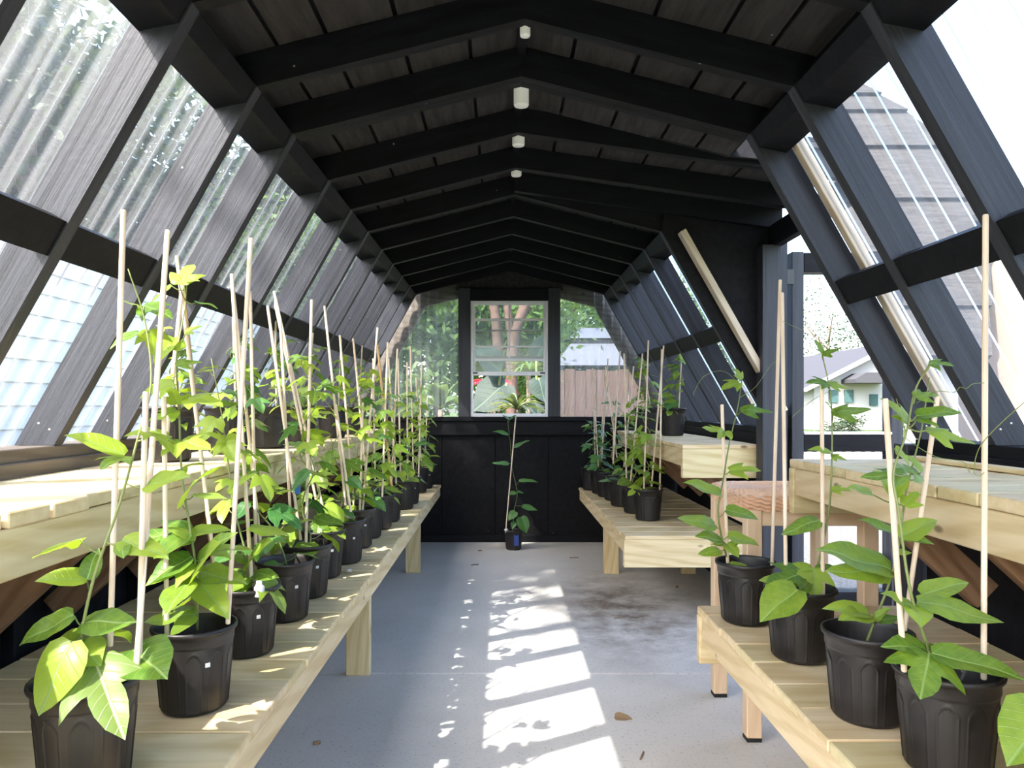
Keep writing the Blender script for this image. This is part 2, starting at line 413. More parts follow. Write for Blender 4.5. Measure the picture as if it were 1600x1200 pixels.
for s, side in ((-1, 'left'), (1, 'right')):
    wl = structure(empty('wall_'+side, (RX+s*1.25, 2.3, 0))); SEG[side] = wl
    for i, y in enumerate(FR):
        if s == 1 and D0+.1 < y < D1: continue
        prism('stud', [S(K_, s), S(E_, s), S(EO, s), S(KO, s)], y-T/2, y+T/2, 'black_stud', wl, (s*dS.x, dS.y))
        if y > 1.3 and y < 4:
            for q in (.03, .062):
                c = S(E_-dS*.03+n2*q, s)
                make('screw', SHEETM.setdefault('screw', lathe('screw', [(.0001, -.001), (.0028, -.001), (.0028, .0008), (.0001, .0014)], 10, 'screw_metal')),
                     M4.Translation((c[0], y-T/2, c[1])) @ M4.Rotation(math.pi/2, 4, 'X'), wl)
        if i+1 < len(FR):
            y2 = FR[i+1]
            if s == 1 and y2 > D0+.1 and y < D1-.3: continue
            a, b = y+T/2, y2-T/2
            k1 = K_+dS*.105; k0 = K_+dS*.05
            prism('knee_blocking', [S(K_+n2*.004, s), S(k0+n2*.004, s), S(k1+n2*.068, s), S(KO, s)], a, b, 'black_paint', wl)
            def at(z): return V((sect(z), z))
            prism('mid_blocking', [S(at(1.325)+n2*.004, s), S(at(1.395)+n2*.004, s), S(at(1.395)+n2*.042, s), S(at(1.325)+n2*.042, s)], a, b, 'black_paint', wl)
    spans = ((Y0, Y1-.02),) if s < 0 else ((Y0, D0+.02), (D1+.02, Y1-.02))
    for a, b in spans:
        def bb(nm, x0, x1, z0, z1, mt):
            lo, hi = sorted((RX+s*x0, RX+s*x1)); board(nm, (lo, a, z0), (hi, b, z1), mt, wl, 'y')
        bb('sill_plate', 1.215, 1.335, .880, .917, 'black_paint' if s > 0 else 'pine_old')
        bb('ledger', 1.20, 1.236, .800, .884, 'black_paint' if s > 0 else 'pine_old')
        bb('bottom_plate', 1.215, 1.32, 0, .05, 'black_paint')
        bb('knee_panel', 1.25, 1.266, .05, .88, 'black_ply')
        yy = a+.35
        while yy < b: board('knee_stud', (min(RX+s*1.215, RX+s*1.25), yy, .05), (max(RX+s*1.215, RX+s*1.25), yy+.04, .80), 'black_paint', wl, 'z'); yy += .61
        # corrugated sheets outside the studs
        pitch = .0762; L = (EO-KO).length+.10; y = a
        while y < b-.05:
            wdt = min(8, max(1, round((b-y)/pitch)))*pitch
            c = (KO+EO)/2+n2*.004+dS*.03; cx, cz = S(c, s)
            za = -V((s*dS.x, 0, dS.y)); ya = V((s*n2.x, 0, n2.y)); xa = ya.cross(za)
            mt = M4((xa, ya, za)).transposed().to_4x4(); mt.translation = (cx, y+wdt/2, cz)
            make('corrugated_sheet', corrugated('corrugated_sheet', wdt, L, pitch, .014, 'polycarbonate'), mt, wl)
            y += wdt
# door bay on the right: far cheek, header, posts, raw edge strips
wr = SEG['right']
prism('cheek_panel', [S(K_-n2*.0, 1), S(E_, 1), (WX, .918), (WX, dorm(1.24, .09)[1]), dorm(.72, .09)], D1+.005, D1+.02, 'black_ply', wr)
prism('cheek_panel', [(RX+1.20, 0), (WX, 0), (WX, .918), (RX+1.20, .918)], D1+.005, D1+.02, 'black_ply', wr)
prism('cheek_panel', [S(RO+V((.05, -.01)), 1), S(KO, 1), (RX+1.02, dorm(1.02, .02)[1]), dorm(1.02, .10), dorm(.05, .10)], 2.722, 2.738, 'black_ply', wr)
board('door_header', (1.25, 2.74, 1.755), (1.29, D1, 1.86), 'black_paint', wr, 'y')
board('door_post', (1.195, D1-.09, 0), (1.283, D1-.002, 1.76), 'black_stud', wr, 'z')
board('door_jamb', (1.284, D1-.05, 0), (1.325, D1-.012, 1.78), 'black_stud', wr, 'z')
board('door_post', (1.255, D0+.03, 0), (1.33, D0+.11, .90), 'black_stud', wr, 'z')
def edge_strip(y, off, z0, z1, nm='edge_strip', wd=.034):
    a, b = V((sect(z0), z0))+n2*off, V((sect(z1), z1))+n2*off
    beam(nm, (*S(a, 1)[:1], y, S(a, 1)[1]), (*S(b, 1)[:1], y, S(b, 1)[1]), wd, .030, 'pine_raw', wr, (n2.x, 0, n2.y))
edge_strip(2.262, .098, .95, 1.80); edge_strip(3.525, .070, .96, 1.80, 'edge_strip', .055)
# the open door leaf
lf = structure(empty('door_1', (1.35, D1, 0)), 'narrow black framed door leaf standing open beside the dark post', 'door')
DY = D1+.02; dx0, dx1 = 1.355, 1.82
board('stile', (dx0, DY-.045, .06), (dx0+.056, DY+.045, 1.74), 'black_stud', lf, 'z')
board('stile', (dx1, DY-.045, .06), (dx1+.056, DY+.045, 1.74), 'black_stud', lf, 'z')
for z0, z1 in ((1.645, 1.735), (.805, .885), (.06, .15)): board('rail', (dx0+.056, DY-.045, z0), (dx1, DY+.045, z1), 'black_paint', lf, 'x')
board('pale_strip', (dx0+.056, DY-.05, .886), (dx1, DY+.05, .897), 'pale_grey', lf, 'x', .001)  # thin pale strip along the top of the middle rail
wq = 5*.0762
make('corrugated_sheet', corrugated('corrugated_sheet', wq, .68, .0762, .014, 'polycarbonate'), M4.Translation((dx0+.06+wq/2, DY+.01, .475)), lf)
for z in (1.62, .5):
    h = box('hinge', (1.318, D1-.04, z-.035), (1.36, D1-.03, z+.035), 'black_metal', lf, .001)
# ------------------------------------------------------------------ back wall
BY = 5.665
wb = structure(empty('wall_back', (RX, BY, 0)))
gx = [-1.24, -.85, -.45, -.05, .35, .75, 1.36]
for a, b in zip(gx[:-1], gx[1:]): box('wall_panel', (a+.002, BY, .05), (b-.002, BY+.012, .82), 'black_ply', wb, .0015)
prism('sheathing_back', [(-1.24, .05), (1.36, .05), (1.36, .82), (-1.24, .82)], BY+.012, BY+.02, 'black_ply', wb)
board('rail_board', (-1.22, BY-.03, .80), (1.34, BY+.03, .905), 'black_paint', wb, 'x')
board('sill_board', (-1.22, BY-.045, .905), (1.34, BY+.04, .938), 'black_paint', wb, 'x')
structure(board('baseboard_back', (-1.2, BY-.025, 0), (1.32, BY-.001, .055), 'black_paint', None, 'x'))
for a, b in ((-.325, -.233), (.348, .438)): board('window_post', (a, BY-.03, .938), (b, BY+.03, 1.90), 'black_stud', wb, 'z')
board('window_header', (-.233, BY-.03, 1.808), (.348, BY+.03, 1.895), 'black_paint', wb, 'x')
prism('gable_panel', [(-.34, 1.885), (.46, 1.885), S((.40, 1.985), 1), S((.10, 2.07), 1), S((.10, 2.07), -1), S((.40, 1.985), -1)], BY+.0, BY+.012, 'sheathing', wb)
def roofz(xr):
    xr = abs(xr)
    if xr < K_.x: return 2.02-.175/.693*xr
    return K_.y-(xr-K_.x)/(E_.x-K_.x)*(K_.y-E_.y)
def gable_sheet(x0, x1):                          # corrugated, its top cut to the roof line
    pitch = .0665; pr = []; x = x0
    while x < x1-1e-4:
        for f, h in [(a_, b_*.013) for a_, b_ in RIB]:
            xx = x+f*pitch
            if xx < x1: pr.append((xx, h))
        x += pitch
    pr.append((x1, 0)); q = len(pr)
    vs = [V((x, BY+.03-h, .93)) for x, h in pr]+[V((x, BY+.03-h, max(.935, roofz(x-RX)+.04))) for x, h in pr]
    world_mesh('corrugated_sheet', vs, [[i, i+1, q+i+1, q+i] for i in range(q-1)], 'polycarbonate', wb, True)
gable_sheet(-1.19, -.326); gable_sheet(.439, 1.30)
for s in (-1, 1):                                 # raw end frame outside the sheets
    def q(p, o): return S(p-(n1 if o[0] == 1 else n2)*o[1], s)
    prism('end_rafter', [S(V((.0, 2.05)), s), S(K_+V((.03, .04)), s), S(K_-V((.04, .075)), s), S(V((.0, 1.93)), s)], BY+.06, BY+.095, 'pine_old', wb)
    prism('end_stud', [S(K_+V((.03, .04)), s), S(E_+V((.04, 0)), s), S(E_-V((.10, 0)), s), S(K_-V((.05, .075)), s)], BY+.06, BY+.095, 'pine_old', wb)
# window: single hung, lower sash pushed up
wn = structure(empty('window_1', (.057, BY, .94)), 'white single-hung window with its lower sash raised', 'window')
px = 5.64/F
def wx(x): return (x/4+600-VX)*px
def wz(y): return CZ-(y/4+400-VY)*px
def wbar(nm, x0, x1, y0, y1, dy0, dy1, par, mt='white_vinyl', b=.0015):
    al = 'x' if abs(x1-x0) > abs(y1-y0) else 'z'
    return board(nm, (wx(x0), BY+dy0, wz(y1)), (wx(x1), BY+dy1, wz(y0)), mt, par, al, b)
wbar('frame_jamb', 541, 556, 280, 1005, -.02, .05, wn); wbar('frame_jamb', 1010, 1026, 280, 1005, -.02, .05, wn)
wbar('frame_head', 556, 1010, 280, 292, -.02, .05, wn); wbar('frame_sill', 556, 1010, 985, 1005, -.025, .055, wn)
us = empty('tmp', (0, 0, 0)); bpy.data.objects.remove(us)
usx = wbar('upper_sash', 556, 1010, 622, 640, .025, .045, wn)
for a in ((556, 568, 292, 622), (998, 1010, 292, 622), (568, 998, 292, 300), (568, 998, 457, 466)): wbar('sash_bar', *a, .027, .043, usx)
wbar('muntin', 779, 788, 300, 622, .030, .040, usx); wbar('pane', 568, 998, 300, 622, .0345, .0365, usx, 'window_pane', .0002)
lsx = wbar('lower_sash', 556, 1010, 722, 746, -.010, .018, wn)
for a in ((556, 570, 388, 722), (996, 1010, 388, 722), (570, 996, 388, 404), (570, 996, 560, 570), (570, 996, 640, 656)): wbar('sash_bar', *a, -.006, .014, lsx)
wbar('muntin', 777, 789, 404, 722, -.001, .009, lsx); wbar('pane', 570, 996, 404, 722, .003, .005, lsx, 'window_pane', .0002)
for a in ((556, 586), (976, 1006)): wbar('latch', *a, 727, 735, -.018, -.010, lsx, 'black_metal', .0005)

# ------------------------------------------------------------------ benches and shelves of treated pine
def bench(name, label, xf, xb, y0, y1, zt, tb, ap, bw, gap, end=None, legs=(), braces=(), seed=1, ragged=.006, brace_len=.34):
    r = random.Random(seed); s = 1 if xb > xf else -1
    e = tag(empty(name, ((xf+xb)/2, (y0+y1)/2, 0 if legs else zt)), label, 'bench' if legs else 'shelf', 'treated pine staging')
    y = y0
    while y < y1-.02:
        w_ = min(bw*r.uniform(.93, 1.05), y1-y)
        if y1-(y+w_) < .05: w_ = y1-y
        f = xf+s*r.uniform(0, ragged); dz = r.uniform(-.0012, .0012)
        lo, hi = sorted((f, xb))
        board('deck_board', (lo, y+gap/2, zt-tb+dz), (hi, y+w_-gap/2, zt+dz), 'pine', e, 'x', .0025); y += w_
    za, zb = zt-tb-ap-.0015, zt-tb-.0015
    ya, yb = y0, y1
    if end:                                       # deeper board closing the end
        ye, h = end; zc = zb-h
        lo, hi = sorted((xf+s*.002, xb)); t_ = .036
        if ye <= y0+.01: board('end_board', (lo, y0+.002, zc), (hi, y0+t_, zb), 'pine', e, 'x'); ya = y0+t_+.001
        else: board('end_board', (lo-.0, y1-t_, zc), (hi, y1-.002, zb), 'pine', e, 'x'); yb = y1-t_-.001
    lo, hi = sorted((xf+s*.008, xf+s*.046)); board('apron', (lo, ya, za), (hi, yb, zb), 'pine', e, 'y')
    lo, hi = sorted((xb-s*.04, xb-s*.002)); board('back_rail', (lo, ya, zb-.06), (hi, yb, zb), 'pine', e, 'y')
    for ly in legs:
        lo, hi = sorted((xf+s*.050, xf+s*.140)); board('leg', (lo, ly, 0), (hi, ly+.04, zb), 'pine', e, 'z')
        lo, hi = sorted((xb-s*.042, xb-s*.13)); board('leg', (lo, ly, 0), (hi, ly+.04, zb-.062), 'pine', e, 'z')
        lo, hi = sorted((xf+s*.142, xb-s*.132)); board('cross_bearer', (lo, ly, zb-.07), (hi, ly+.036, zb-.001), 'pine', e, 'x')
    for by in braces:
        p0 = V((xf+s*.050, by, zb-.030)); p1 = p0+V((s*brace_len, 0, -brace_len*.92))
        beam('brace', p0, p1, .036, .075, 'pine_brown', e, (s*.7, 0, .7))
    return e
bench('lower_bench', 'long low pine bench along the left side under the row of pots', -.449, -1.12, .70, 5.61, .432, .020, .060, .135, .005,
      legs=(1.05, 2.852, 4.61), seed=3)
bench('upper_shelf', 'long sunlit pine shelf on the left wall below the slanted panels', -.782, -1.165, .72, 5.61, .850, .026, .084, .120, .007,
      braces=[1.16, 1.56, 1.97, 2.4, 2.8, 3.2, 3.6, 4.0, 4.4, 4.8, 5.2], seed=5, ragged=.010, brace_len=.33)
bench('lower_bench', 'low pine bench at the far right carrying seven pots beside the dark end wall', .570, 1.22, 3.53, 5.61, .412, .018, .070, .135, .004,
      end=(3.53, .130), legs=(4.58,), seed=8)
bench('upper_shelf', 'short pine shelf at the far right with two potted vines behind the stool', .855, 1.225, 3.58, 5.61, .836, .020, .084, .135, .004,
      end=(3.58, .138), braces=[3.75, 4.1, 4.5, 4.9], seed=9, brace_len=.30)
bench('lower_bench', 'low pine bench in the right foreground holding four large pots', .578, 1.22, .66, 2.25, .426, .022, .075, .140, .004,
      end=(2.25, .140), legs=(.9,), seed=12)
bench('upper_shelf', 'empty pine shelf at the right foreground with brown diagonal braces', .862, 1.222, .70, 2.276, .861, .025, .080, .135, .005,
      end=(2.276, .135), braces=[1.05, 1.45, 1.85], seed=14, brace_len=.27)
for i, (a, b) in enumerate(((1.05, 1.62), (1.66, 2.2))):
    tag(board('timber_strip', (1.185-.004*i, a, .8625), (1.222-.004*i, b, .875), 'pine_old' if i == 0 else 'pine', None, 'y'),
        ('weathered thin timber strip lying at the back of the right foreground shelf', 'pale thin timber strip at the back of the right foreground shelf')[i], 'strip')

# ------------------------------------------------------------------ bar stool with woven seat
st = tag(empty('bar_stool', (.94, 2.48, 0)), 'tall beech bar stool with a woven rattan seat by the door', 'stool')
sx0, sx1, sy0, sy1 = .742, 1.142, 2.285, 2.685
for x in (sx0, sx1-.047):
    for y in (sy0, sy1-.047):
        lg = board('leg', (x, y, .012), (x+.047, y+.047, .705), 'beech', st, 'z', .003)
        box('foot_pad', (x+.001, y+.001, 0), (x+.046, y+.046, .0125), 'black_rubber', lg, .001)
for y in (sy0+.006, sy1-.041): board('seat_rail', (sx0+.047, y, .655), (sx1-.047, y+.035, .702), 'beech', st, 'x')
for x in (sx0+.006, sx1-.041): board('seat_rail', (x, sy0+.047, .655), (x+.035, sy1-.047, .702), 'beech', st, 'y')
for y in (sy0+.01, sy1-.035): board('stretcher', (sx0+.047, y, .20), (sx1-.047, y+.025, .235), 'beech', st, 'x')
NP = 144; vs = []; fs = []; rings = []
def rsq(a, h, rad):                                # point on a rounded square
    c, s_ = math.cos(a), math.sin(a); p = 7.0; k = (abs(c)**p+abs(s_)**p)**(-1/p); return c*k*h, s_*k*h
HB = .205
for k in range(9): rings.append((HB+.010*math.sin(math.pi*(k+.5)/9), .700+.048*k/8, 1))
for k in range(1, 26): rings.append((HB*(1-k/26), .750+.006*math.sin(k/26*1.57), 0))
for k, (h, z, sd) in enumerate(rings):
    for j in range(NP):
        a = 2*math.pi*j/NP; wv = .0042*(1 if (j//2+k) % 2 else -1)
        x, y = rsq(a, h+(wv if sd else 0), 0); vs.append(V((.942+x, 2.485+y, z+(0 if sd else wv*.8))))
for k in range(len(rings)-1):
    for j in range(NP): j2 = (j+1) % NP; fs.append([k*NP+j, k*NP+j2, (k+1)*NP+j2, (k+1)*NP+j])
fs.append(list(range((len(rings)-1)*NP, len(rings)*NP))); fs.append(list(range(NP))[::-1])
world_mesh('woven_seat', vs, fs, 'rattan', st)

# ------------------------------------------------------------------ pots, vines
RIM, PH, RB = .079, .162, .0595
def pot_mod(a, r, z):
    if not (.008 < z < .128) or r < .055: return 0
    k = 10; ph = (a*k/(2*math.pi)) % 1-.5; hw = .37; top = .122-.020*(abs(ph)/hw)**2.2 if abs(ph) < hw else 0
    if abs(ph) < hw and z < top:
        ed = min((hw-abs(ph))/.055, (top-z)/.0032)
        return .0015 if ed < 1 else -.0006
    return 0
prof = [(.0005, .004), (.045, .004), (RB-.004, 0), (RB, .004)]
NZ = 40
for k in range(NZ+1):
    z = .006+(.130-.006)*k/NZ; prof.append((RB+.001+(.071-RB)*z/.130, z))
prof += [(.0725, .1305), (.0735, .133), (.0738, .146), (.0758, .1485), (.0768, .1515), (.0792, .153), (.0802, .157), (.0795, .161), (.0775, .162), (.0755, .160), (.0745, .150), (.0705, .128), (.0675, .08)]
POT = lathe('pot', prof, 240, 'pot_plastic', pot_mod)
SOIL = lathe('soil', [(.0005, .121), (.02, .1225), (.045, .120), (.060, .1215), (.0705, .119)], 40, 'soil', lambda a, r, z: 0)
STK = {}
def leaf_mesh(kind, var, mat):
    r = random.Random(hash((kind, var)) % 1000 if False else var*13+len(kind)*7)
    if kind == 'o': half = [(0, 0), (.12, -.015), (.22, .08), (.27, .22), (.275, .36), (.245, .52), (.19, .68), (.12, .82), (.05, .93), (0, 1)]; mid = [0, .005, .08, .2, .34, .5, .66, .81, .93, 1]
    elif kind == 'r': half = [(0, 0), (.17, -.05), (.32, .06), (.40, .22), (.40, .40), (.34, .58), (.25, .73), (.14, .86), (.05, .95), (0, 1)]; mid = [0, .005, .08, .2, .36, .54, .7, .84, .95, 1]
    else: half = [(0, 0), (.12, -.05), (.27, .0), (.42, .16), (.53, .36), (.585, .52), (.45, .49), (.31, .44), (.215, .43), (.235, .54), (.225, .68), (.15, .84), (.06, .94), (0, 1)]; mid = [0, .0, .03, .08, .14, .2, .27, .34, .41, .52, .66, .82, .94, 1]
    ser = [r.uniform(.92, 1.06) for _ in half]; vs = []; fs = []; NC = 4
    bend = r.uniform(.10, .30); fold = r.uniform(.10, .38); wv = r.uniform(.01, .035); phs = r.uniform(0, 6)
    def h(x, y): return abs(x)*fold-bend*y*y*.8-abs(x)**2*.55+wv*math.sin(y*9+phs+x*5)
    for i, ((x, y), m_) in enumerate(zip(half, mid)):
        for sgn in (-1, 1):
            asym = 1+.08*sgn*math.sin(var)
            for c in range(NC+1):
                t = c/NC; px_ = sgn*x*ser[i]*asym*t; py_ = m_+(y-m_)*t
                vs.append(V((px_, py_, h(px_, py_))))
    row = 2*(NC+1)
    for i in range(len(half)-1):
        for si in range(2):
            for c in range(NC):
                a = i*row+si*(NC+1)+c; b = a+row; f = [a, a+1, b+1, b]; fs.append(f if si else f[::-1])
    return mesh_of('leaf', vs, fs, mat, True)
LEAF = {(k, v, m_): leaf_mesh(k, v, m_) for k in 'ort' for v in range(4) for m_ in ('leaf', 'leaf_dark', 'leaf_pale')}
def put_leaf(base, tip, kind, parent, var, mat='leaf', wid=1., up=None):
    d = tip-base; L = d.length; ya = d/L
    up = V(up or (0, -.5, .8)).normalized(); za = (up-ya*up.dot(ya))
    if za.length < .05: za = V((0, -1, .1))-ya*V((0, -1, .1)).dot(ya)
    za.normalize(); xa = ya.cross(za)
    m = M4((xa*L*wid, ya*L, za*L)).transposed().to_4x4(); m.translation = base
    return make('leaf', LEAF[(kind, var % 4, mat)], m, parent)
ALL_STAKES = 0
def stake(p0, p1, parent, rad=.0046, mat='dowel'):
    L = (p1-p0).length; k = (round(L, 2), rad, mat)
    if k not in STK:
        vs_, fs_ = tube_data([(-L/2, 0, 0), (-L/2+.002, 0, 0), (L/2-.002, 0, 0), (L/2, 0, 0)], lambda t: rad*(.8 if t in (0, 1) else 1), 10)
        STK[k] = mesh_of('stake', vs_, fs_, mat, False)
    return make('stake', STK[k], xform((p0+p1)/2, p1-p0, (0.02, -1, .01)), parent)
def vine_plant(label, group, x, y, z, stakes, stem=None, hero=(), n=0, top=.6, seed=0, mat='leaf', scale=1., tendrils=(), name='potted_vine', size=1., sticker=None, dirs=None, lean=(0, 0)):
    r = random.Random(seed)
    e = tag(empty(name, (x, y, z)), label, 'plant', group)
    pm = M4.Translation((x, y, z)) @ M4.Rotation(r.uniform(0, 6), 4, 'Z') @ M4.Diagonal((scale, scale, scale, 1))
    pt = make('pot', POT, pm, e); make('soil', SOIL, pm, e)
    if sticker:
        a = sticker; rr = .0706*scale; c = V((x+rr*math.cos(a), y+rr*math.sin(a), z+.098*scale))
        b_ = make('label_sticker', box_mesh('label_sticker', (.009, .0012, .008), 'sticker', .0002), xform(c, (-math.sin(a), math.cos(a), 0), (0, 0, 1)), pt)
        b_['label'] = 'small white sticker'
    zs = z+.12*scale; sk = []
    for p0, p1, *rest in stakes:
        sk.append((p0, p1)); stake(p0, p1, e, *(rest or ()))
    parts = []; ax = None
    if stem is None:
        bx = sk[0] if sk else (V((x, y, zs)), V((x+lean[0], y+lean[1], zs+top)))
        pts = [V((x+r.uniform(-.01, .01), y+r.uniform(-.01, .01), zs-.005))]
        K = 9
        for k in range(1, K+1):
            t = k/K; q = bx[0].lerp(bx[1], min(.97, t*top/max(.05, (bx[1]-bx[0]).length)))
            a = k*1.9+seed; blend = min(1, t*2.2); sp = .012+.016*t
            q = V((x, y, zs+top*t)).lerp(V((q.x, q.y, zs+top*t)), blend)
            pts.append(q+V((math.cos(a)*sp, math.sin(a)*sp, 0)))
        pts.append(pts[-1]+V((r.uniform(-.05, .05), r.uniform(-.05, .02), r.uniform(.0, .03))))
        path = smooth_path(pts, 5)
    else: path = smooth_path(stem, 6)
    parts.append((path, lambda t: .0030-.0018*t, 6))
    lv = []
    for hb in hero:
        b0, t0, kd = hb[:3]; lv.append((b0, t0, kd, hb[3] if len(hb) > 3 else 1., hb[4] if len(hb) > 4 else mat, hb[5] if len(hb) > 5 else None))
    for k in range(n):
        t = (k+.5)/n; t = t**1.15; idx = min(len(path)-1, int((.06+.92*t)*(len(path)-1))); q = path[idx]
        a = k*2.4+r.uniform(-.5, .5)+seed
        if dirs: a = r.uniform(*dirs)
        el = r.uniform(-.1, .55); pl = r.uniform(.018, .04)*(1.2-.5*t); L = (r.uniform(.075, .115)*(1-t)+r.uniform(.045, .075)*t)*size
        dr = V((math.cos(a)*math.cos(el), math.sin(a)*math.cos(el), math.sin(el)))
        if abs(q.x+dr.x*(pl+L)-RX) > sect(max(.93, q.z+.06))-.03 and q.z > .8: dr.x = -abs(dr.x) if q.x > RX else abs(dr.x)
        if q.y+dr.y*(pl+L) > 5.6: dr.y = -abs(dr.y)
        b0 = q+dr*pl; d2 = V((dr.x, dr.y, dr.z-r.uniform(.2, .9))).normalized()
        kd = r.choice('ttto') if t > .3 else r.choice('toor')
        lv.append((b0, b0+d2*L, kd, r.uniform(.85, 1.1), mat if r.random() < .85 else ('leaf_dark' if mat == 'leaf' else 'leaf'), (r.uniform(-.4, .4), r.uniform(-.5, .2), 1)))
    for b0, *_ in lv:
        j = min(range(len(path)), key=lambda i_: (path[i_]-(b0-V((0, 0, .012)))).length); q = path[j]
        if (q-b0).length > .004: mid = (q+b0)/2+V((0, 0, -.004)); parts.append((smooth_path([q, mid, b0], 3), .0013, 5))
    sm = tubes('vine_stem', parts, 'stem_green', e)
    for k, (b0, t0, kd, wd, mt, up) in enumerate(lv): put_leaf(b0, t0, kd, sm, k+seed, mt, wd, up)
    for td in tendrils: tubes('tendril', [(smooth_path(td, 7), .0007, 4)], 'stem_green', sm)
    return e
ORD = ['first', 'second', 'third', 'fourth', 'fifth', 'sixth', 'seventh', 'eighth', 'ninth', 'tenth', 'eleventh', 'twelfth', 'thirteenth', 'fourteenth', 'fifteenth']
def H(d, rows):                                    # leaves given by where stalk and tip are seen, at depth d
    o = []
    for bx, by, tx, ty, kd, dd, *rest in rows:
        d0 = d+(rest[0] if rest else 0); o.append((P(bx, by, d0), P(tx, ty, d0+dd), kd, rest[1] if len(rest) > 1 else 1., rest[2] if len(rest) > 2 else 'leaf'))
    return o

# left lower bench, near to far ------------------------------------------------
ZL = .4335
L = [(-.647, 1.175), (-.600, 1.475), (-.609, 1.80), (-.600, 2.09), (-.605, 2.34), (-.618, 2.60), (-.592, 2.84), (-.604, 3.14), (-.602, 3.37), (-.592, 3.62), (-.583, 3.85), (-.567, 4.30), (-.562, 4.53), (-.573, 5.12), (-.556, 5.38)]
LS = [  # stakes: foot pixel, tip pixel, foot depth, tip depth
 [(172, 1010, 193, 328, 1.19, 1.22), (212, 1060, 262, 360, 1.14, 1.26), (217, 1045, 228, 612, 1.16, 1.17)],
 [(261, 995, 256, 620, 1.44, 1.44), (356, 975, 392, 372, 1.46, 1.50), (258, 700, 288, 418, 1.55, 1.62)],
 [(334, 890, 283, 430, 1.84, 1.92, .0052, 'bamboo'), (337, 900, 276, 400, 1.83, 1.88), (393, 905, 362, 428, 1.78, 1.86)],
 [(407, 850, 362, 432, 2.1, 2.15), (400, 870, 391, 455, 2.08, 2.15)],
 [(478, 850, 487, 468, 2.32, 2.36), (470, 845, 418, 477, 2.33, 2.40), (455, 830, 438, 500, 2.36, 2.4)],
 [(507, 805, 428, 455, 2.6, 2.7), (498, 800, 431, 480, 2.62, 2.66)],
 [(540, 790, 507, 478, 2.82, 2.9), (548, 800, 525, 632, 2.8, 2.85)],
 [(562, 803, 567, 628, 3.12, 3.14), (566, 803, 590, 512, 3.14, 3.2), (553, 790, 531, 524, 3.16, 3.2)],
 [(597, 778, 606, 534, 3.36, 3.42), (575, 775, 552, 530, 3.36, 3.4)],
 [(586, 750, 583, 560, 3.62, 3.62), (612, 760, 590, 540, 3.6, 3.66, .006, 'bamboo')],
 [(619, 755, 607, 560, 3.84, 3.9), (612, 750, 621, 545, 3.86, 3.9)],
 [(637, 750, 636, 566, 4.28, 4.3), (626, 748, 622, 560, 4.3, 4.34)],
 [(654, 745, 659, 566, 4.5, 4.56), (646, 740, 641, 540, 4.54, 4.56)],
 [(658, 720, 650, 590, 5.1, 5.1)],
 [(664, 718, 668, 620, 5.36, 5.4)]]
LL = ['large potted vine in the left foreground with a broad two-lobed yellowish leaf over its rim',
      'leafy potted vine with stakes at both rim sides, second on the left lower bench',
      'potted vine with a small grey bottle among its leaves, third on the left lower bench']
LL += ['potted vine in black nursery pot, %s from the camera on the left lower bench' % ORD[k] for k in range(3, 15)]
heroL = {0: H(1.17, [(110, 1002, 55, 1118, 'r', -.05, -.05, .95), (120, 1060, 66, 1120, 'o', -.08, .01, 1.1), (149, 1034, 186, 1134, 't', -.09, -.03, .78, 'leaf_pale'),
        (208, 1016, 258, 1052, 'r', -.05, 0, 1.25), (205, 1016, 190, 1062, 'r', -.05, .0, 1.0), (120, 1005, 72, 998, 'o', .05), (124, 1010, 152, 1030, 'r', -.05, 0, 1.1),
        (116, 962, 24, 1002, 'o', -.03, .0, 1.15), (128, 972, 212, 967, 'o', -.02, 0, 1.1), (136, 906, 55, 900, 'o', -.03, 0, 1.1), (136, 906, 150, 854, 'o', .02, .0, 1.3),
        (190, 846, 262, 865, 'o', -.02), (190, 848, 192, 870, 'o', -.04), (194, 712, 105, 670, 'o', -.03, 0, .8), (194, 714, 158, 722, 't', -.05), (230, 760, 292, 737, 'o', -.02, 0, 1.2),
        (222, 480, 192, 468, 't', -.03, .1), (225, 478, 267, 486, 't', -.02, .1), (218, 520, 168, 538, 'o', -.03, .1, .9)]),
 1: H(1.46, [(300, 880, 225, 902, 't', -.05), (300, 870, 226, 905, 'o', -.05, 0, 1.2), (298, 845, 228, 850, 'o', -.05), (306, 840, 262, 822, 'o', -.02), (305, 905, 250, 955, 'o', -.06), (310, 880, 358, 825, 'o', -.03),
        (312, 910, 356, 960, 'o', -.06), (296, 830, 195, 840, 't', -.03, 0, .9), (300, 832, 360, 822, 'o', .0, .02, .8), (308, 900, 330, 842, 'r', -.05, 0, 1.1), (312, 895, 385, 905, 'o', -.02, .02), (306, 960, 225, 968, 't', -.04, 0, .8),
        (285, 790, 300, 745, 'o', -.04), (283, 690, 250, 705, 't', -.04), (281, 690, 325, 692, 't', -.04), (275, 640, 232, 655, 't', -.04), (278, 632, 268, 600, 't', -.03), (272, 600, 215, 612, 't', -.03), (276, 570, 315, 560, 't', .02),
        (285, 545, 262, 525, 't', .0, .02), (290, 520, 312, 505, 't', .0, .02), (280, 445, 298, 405, 't', .03, .05), (292, 440, 312, 437, 'o', .0, .05)]),
 2: H(1.79, [(385, 880, 348, 860, 'o', -.05), (390, 878, 418, 840, 'r', -.05, 0, 1.1), (396, 895, 435, 900, 'o', -.04), (385, 900, 330, 925, 'r', -.06, 0, 1.1), (388, 905, 372, 932, 'o', -.06), (380, 895, 340, 908, 'o', -.03), (362, 760, 398, 738, 't', -.04), (360, 750, 336, 762, 't', -.04), (352, 690, 325, 672, 't', -.03), (352, 690, 366, 715, 't', -.05)])}
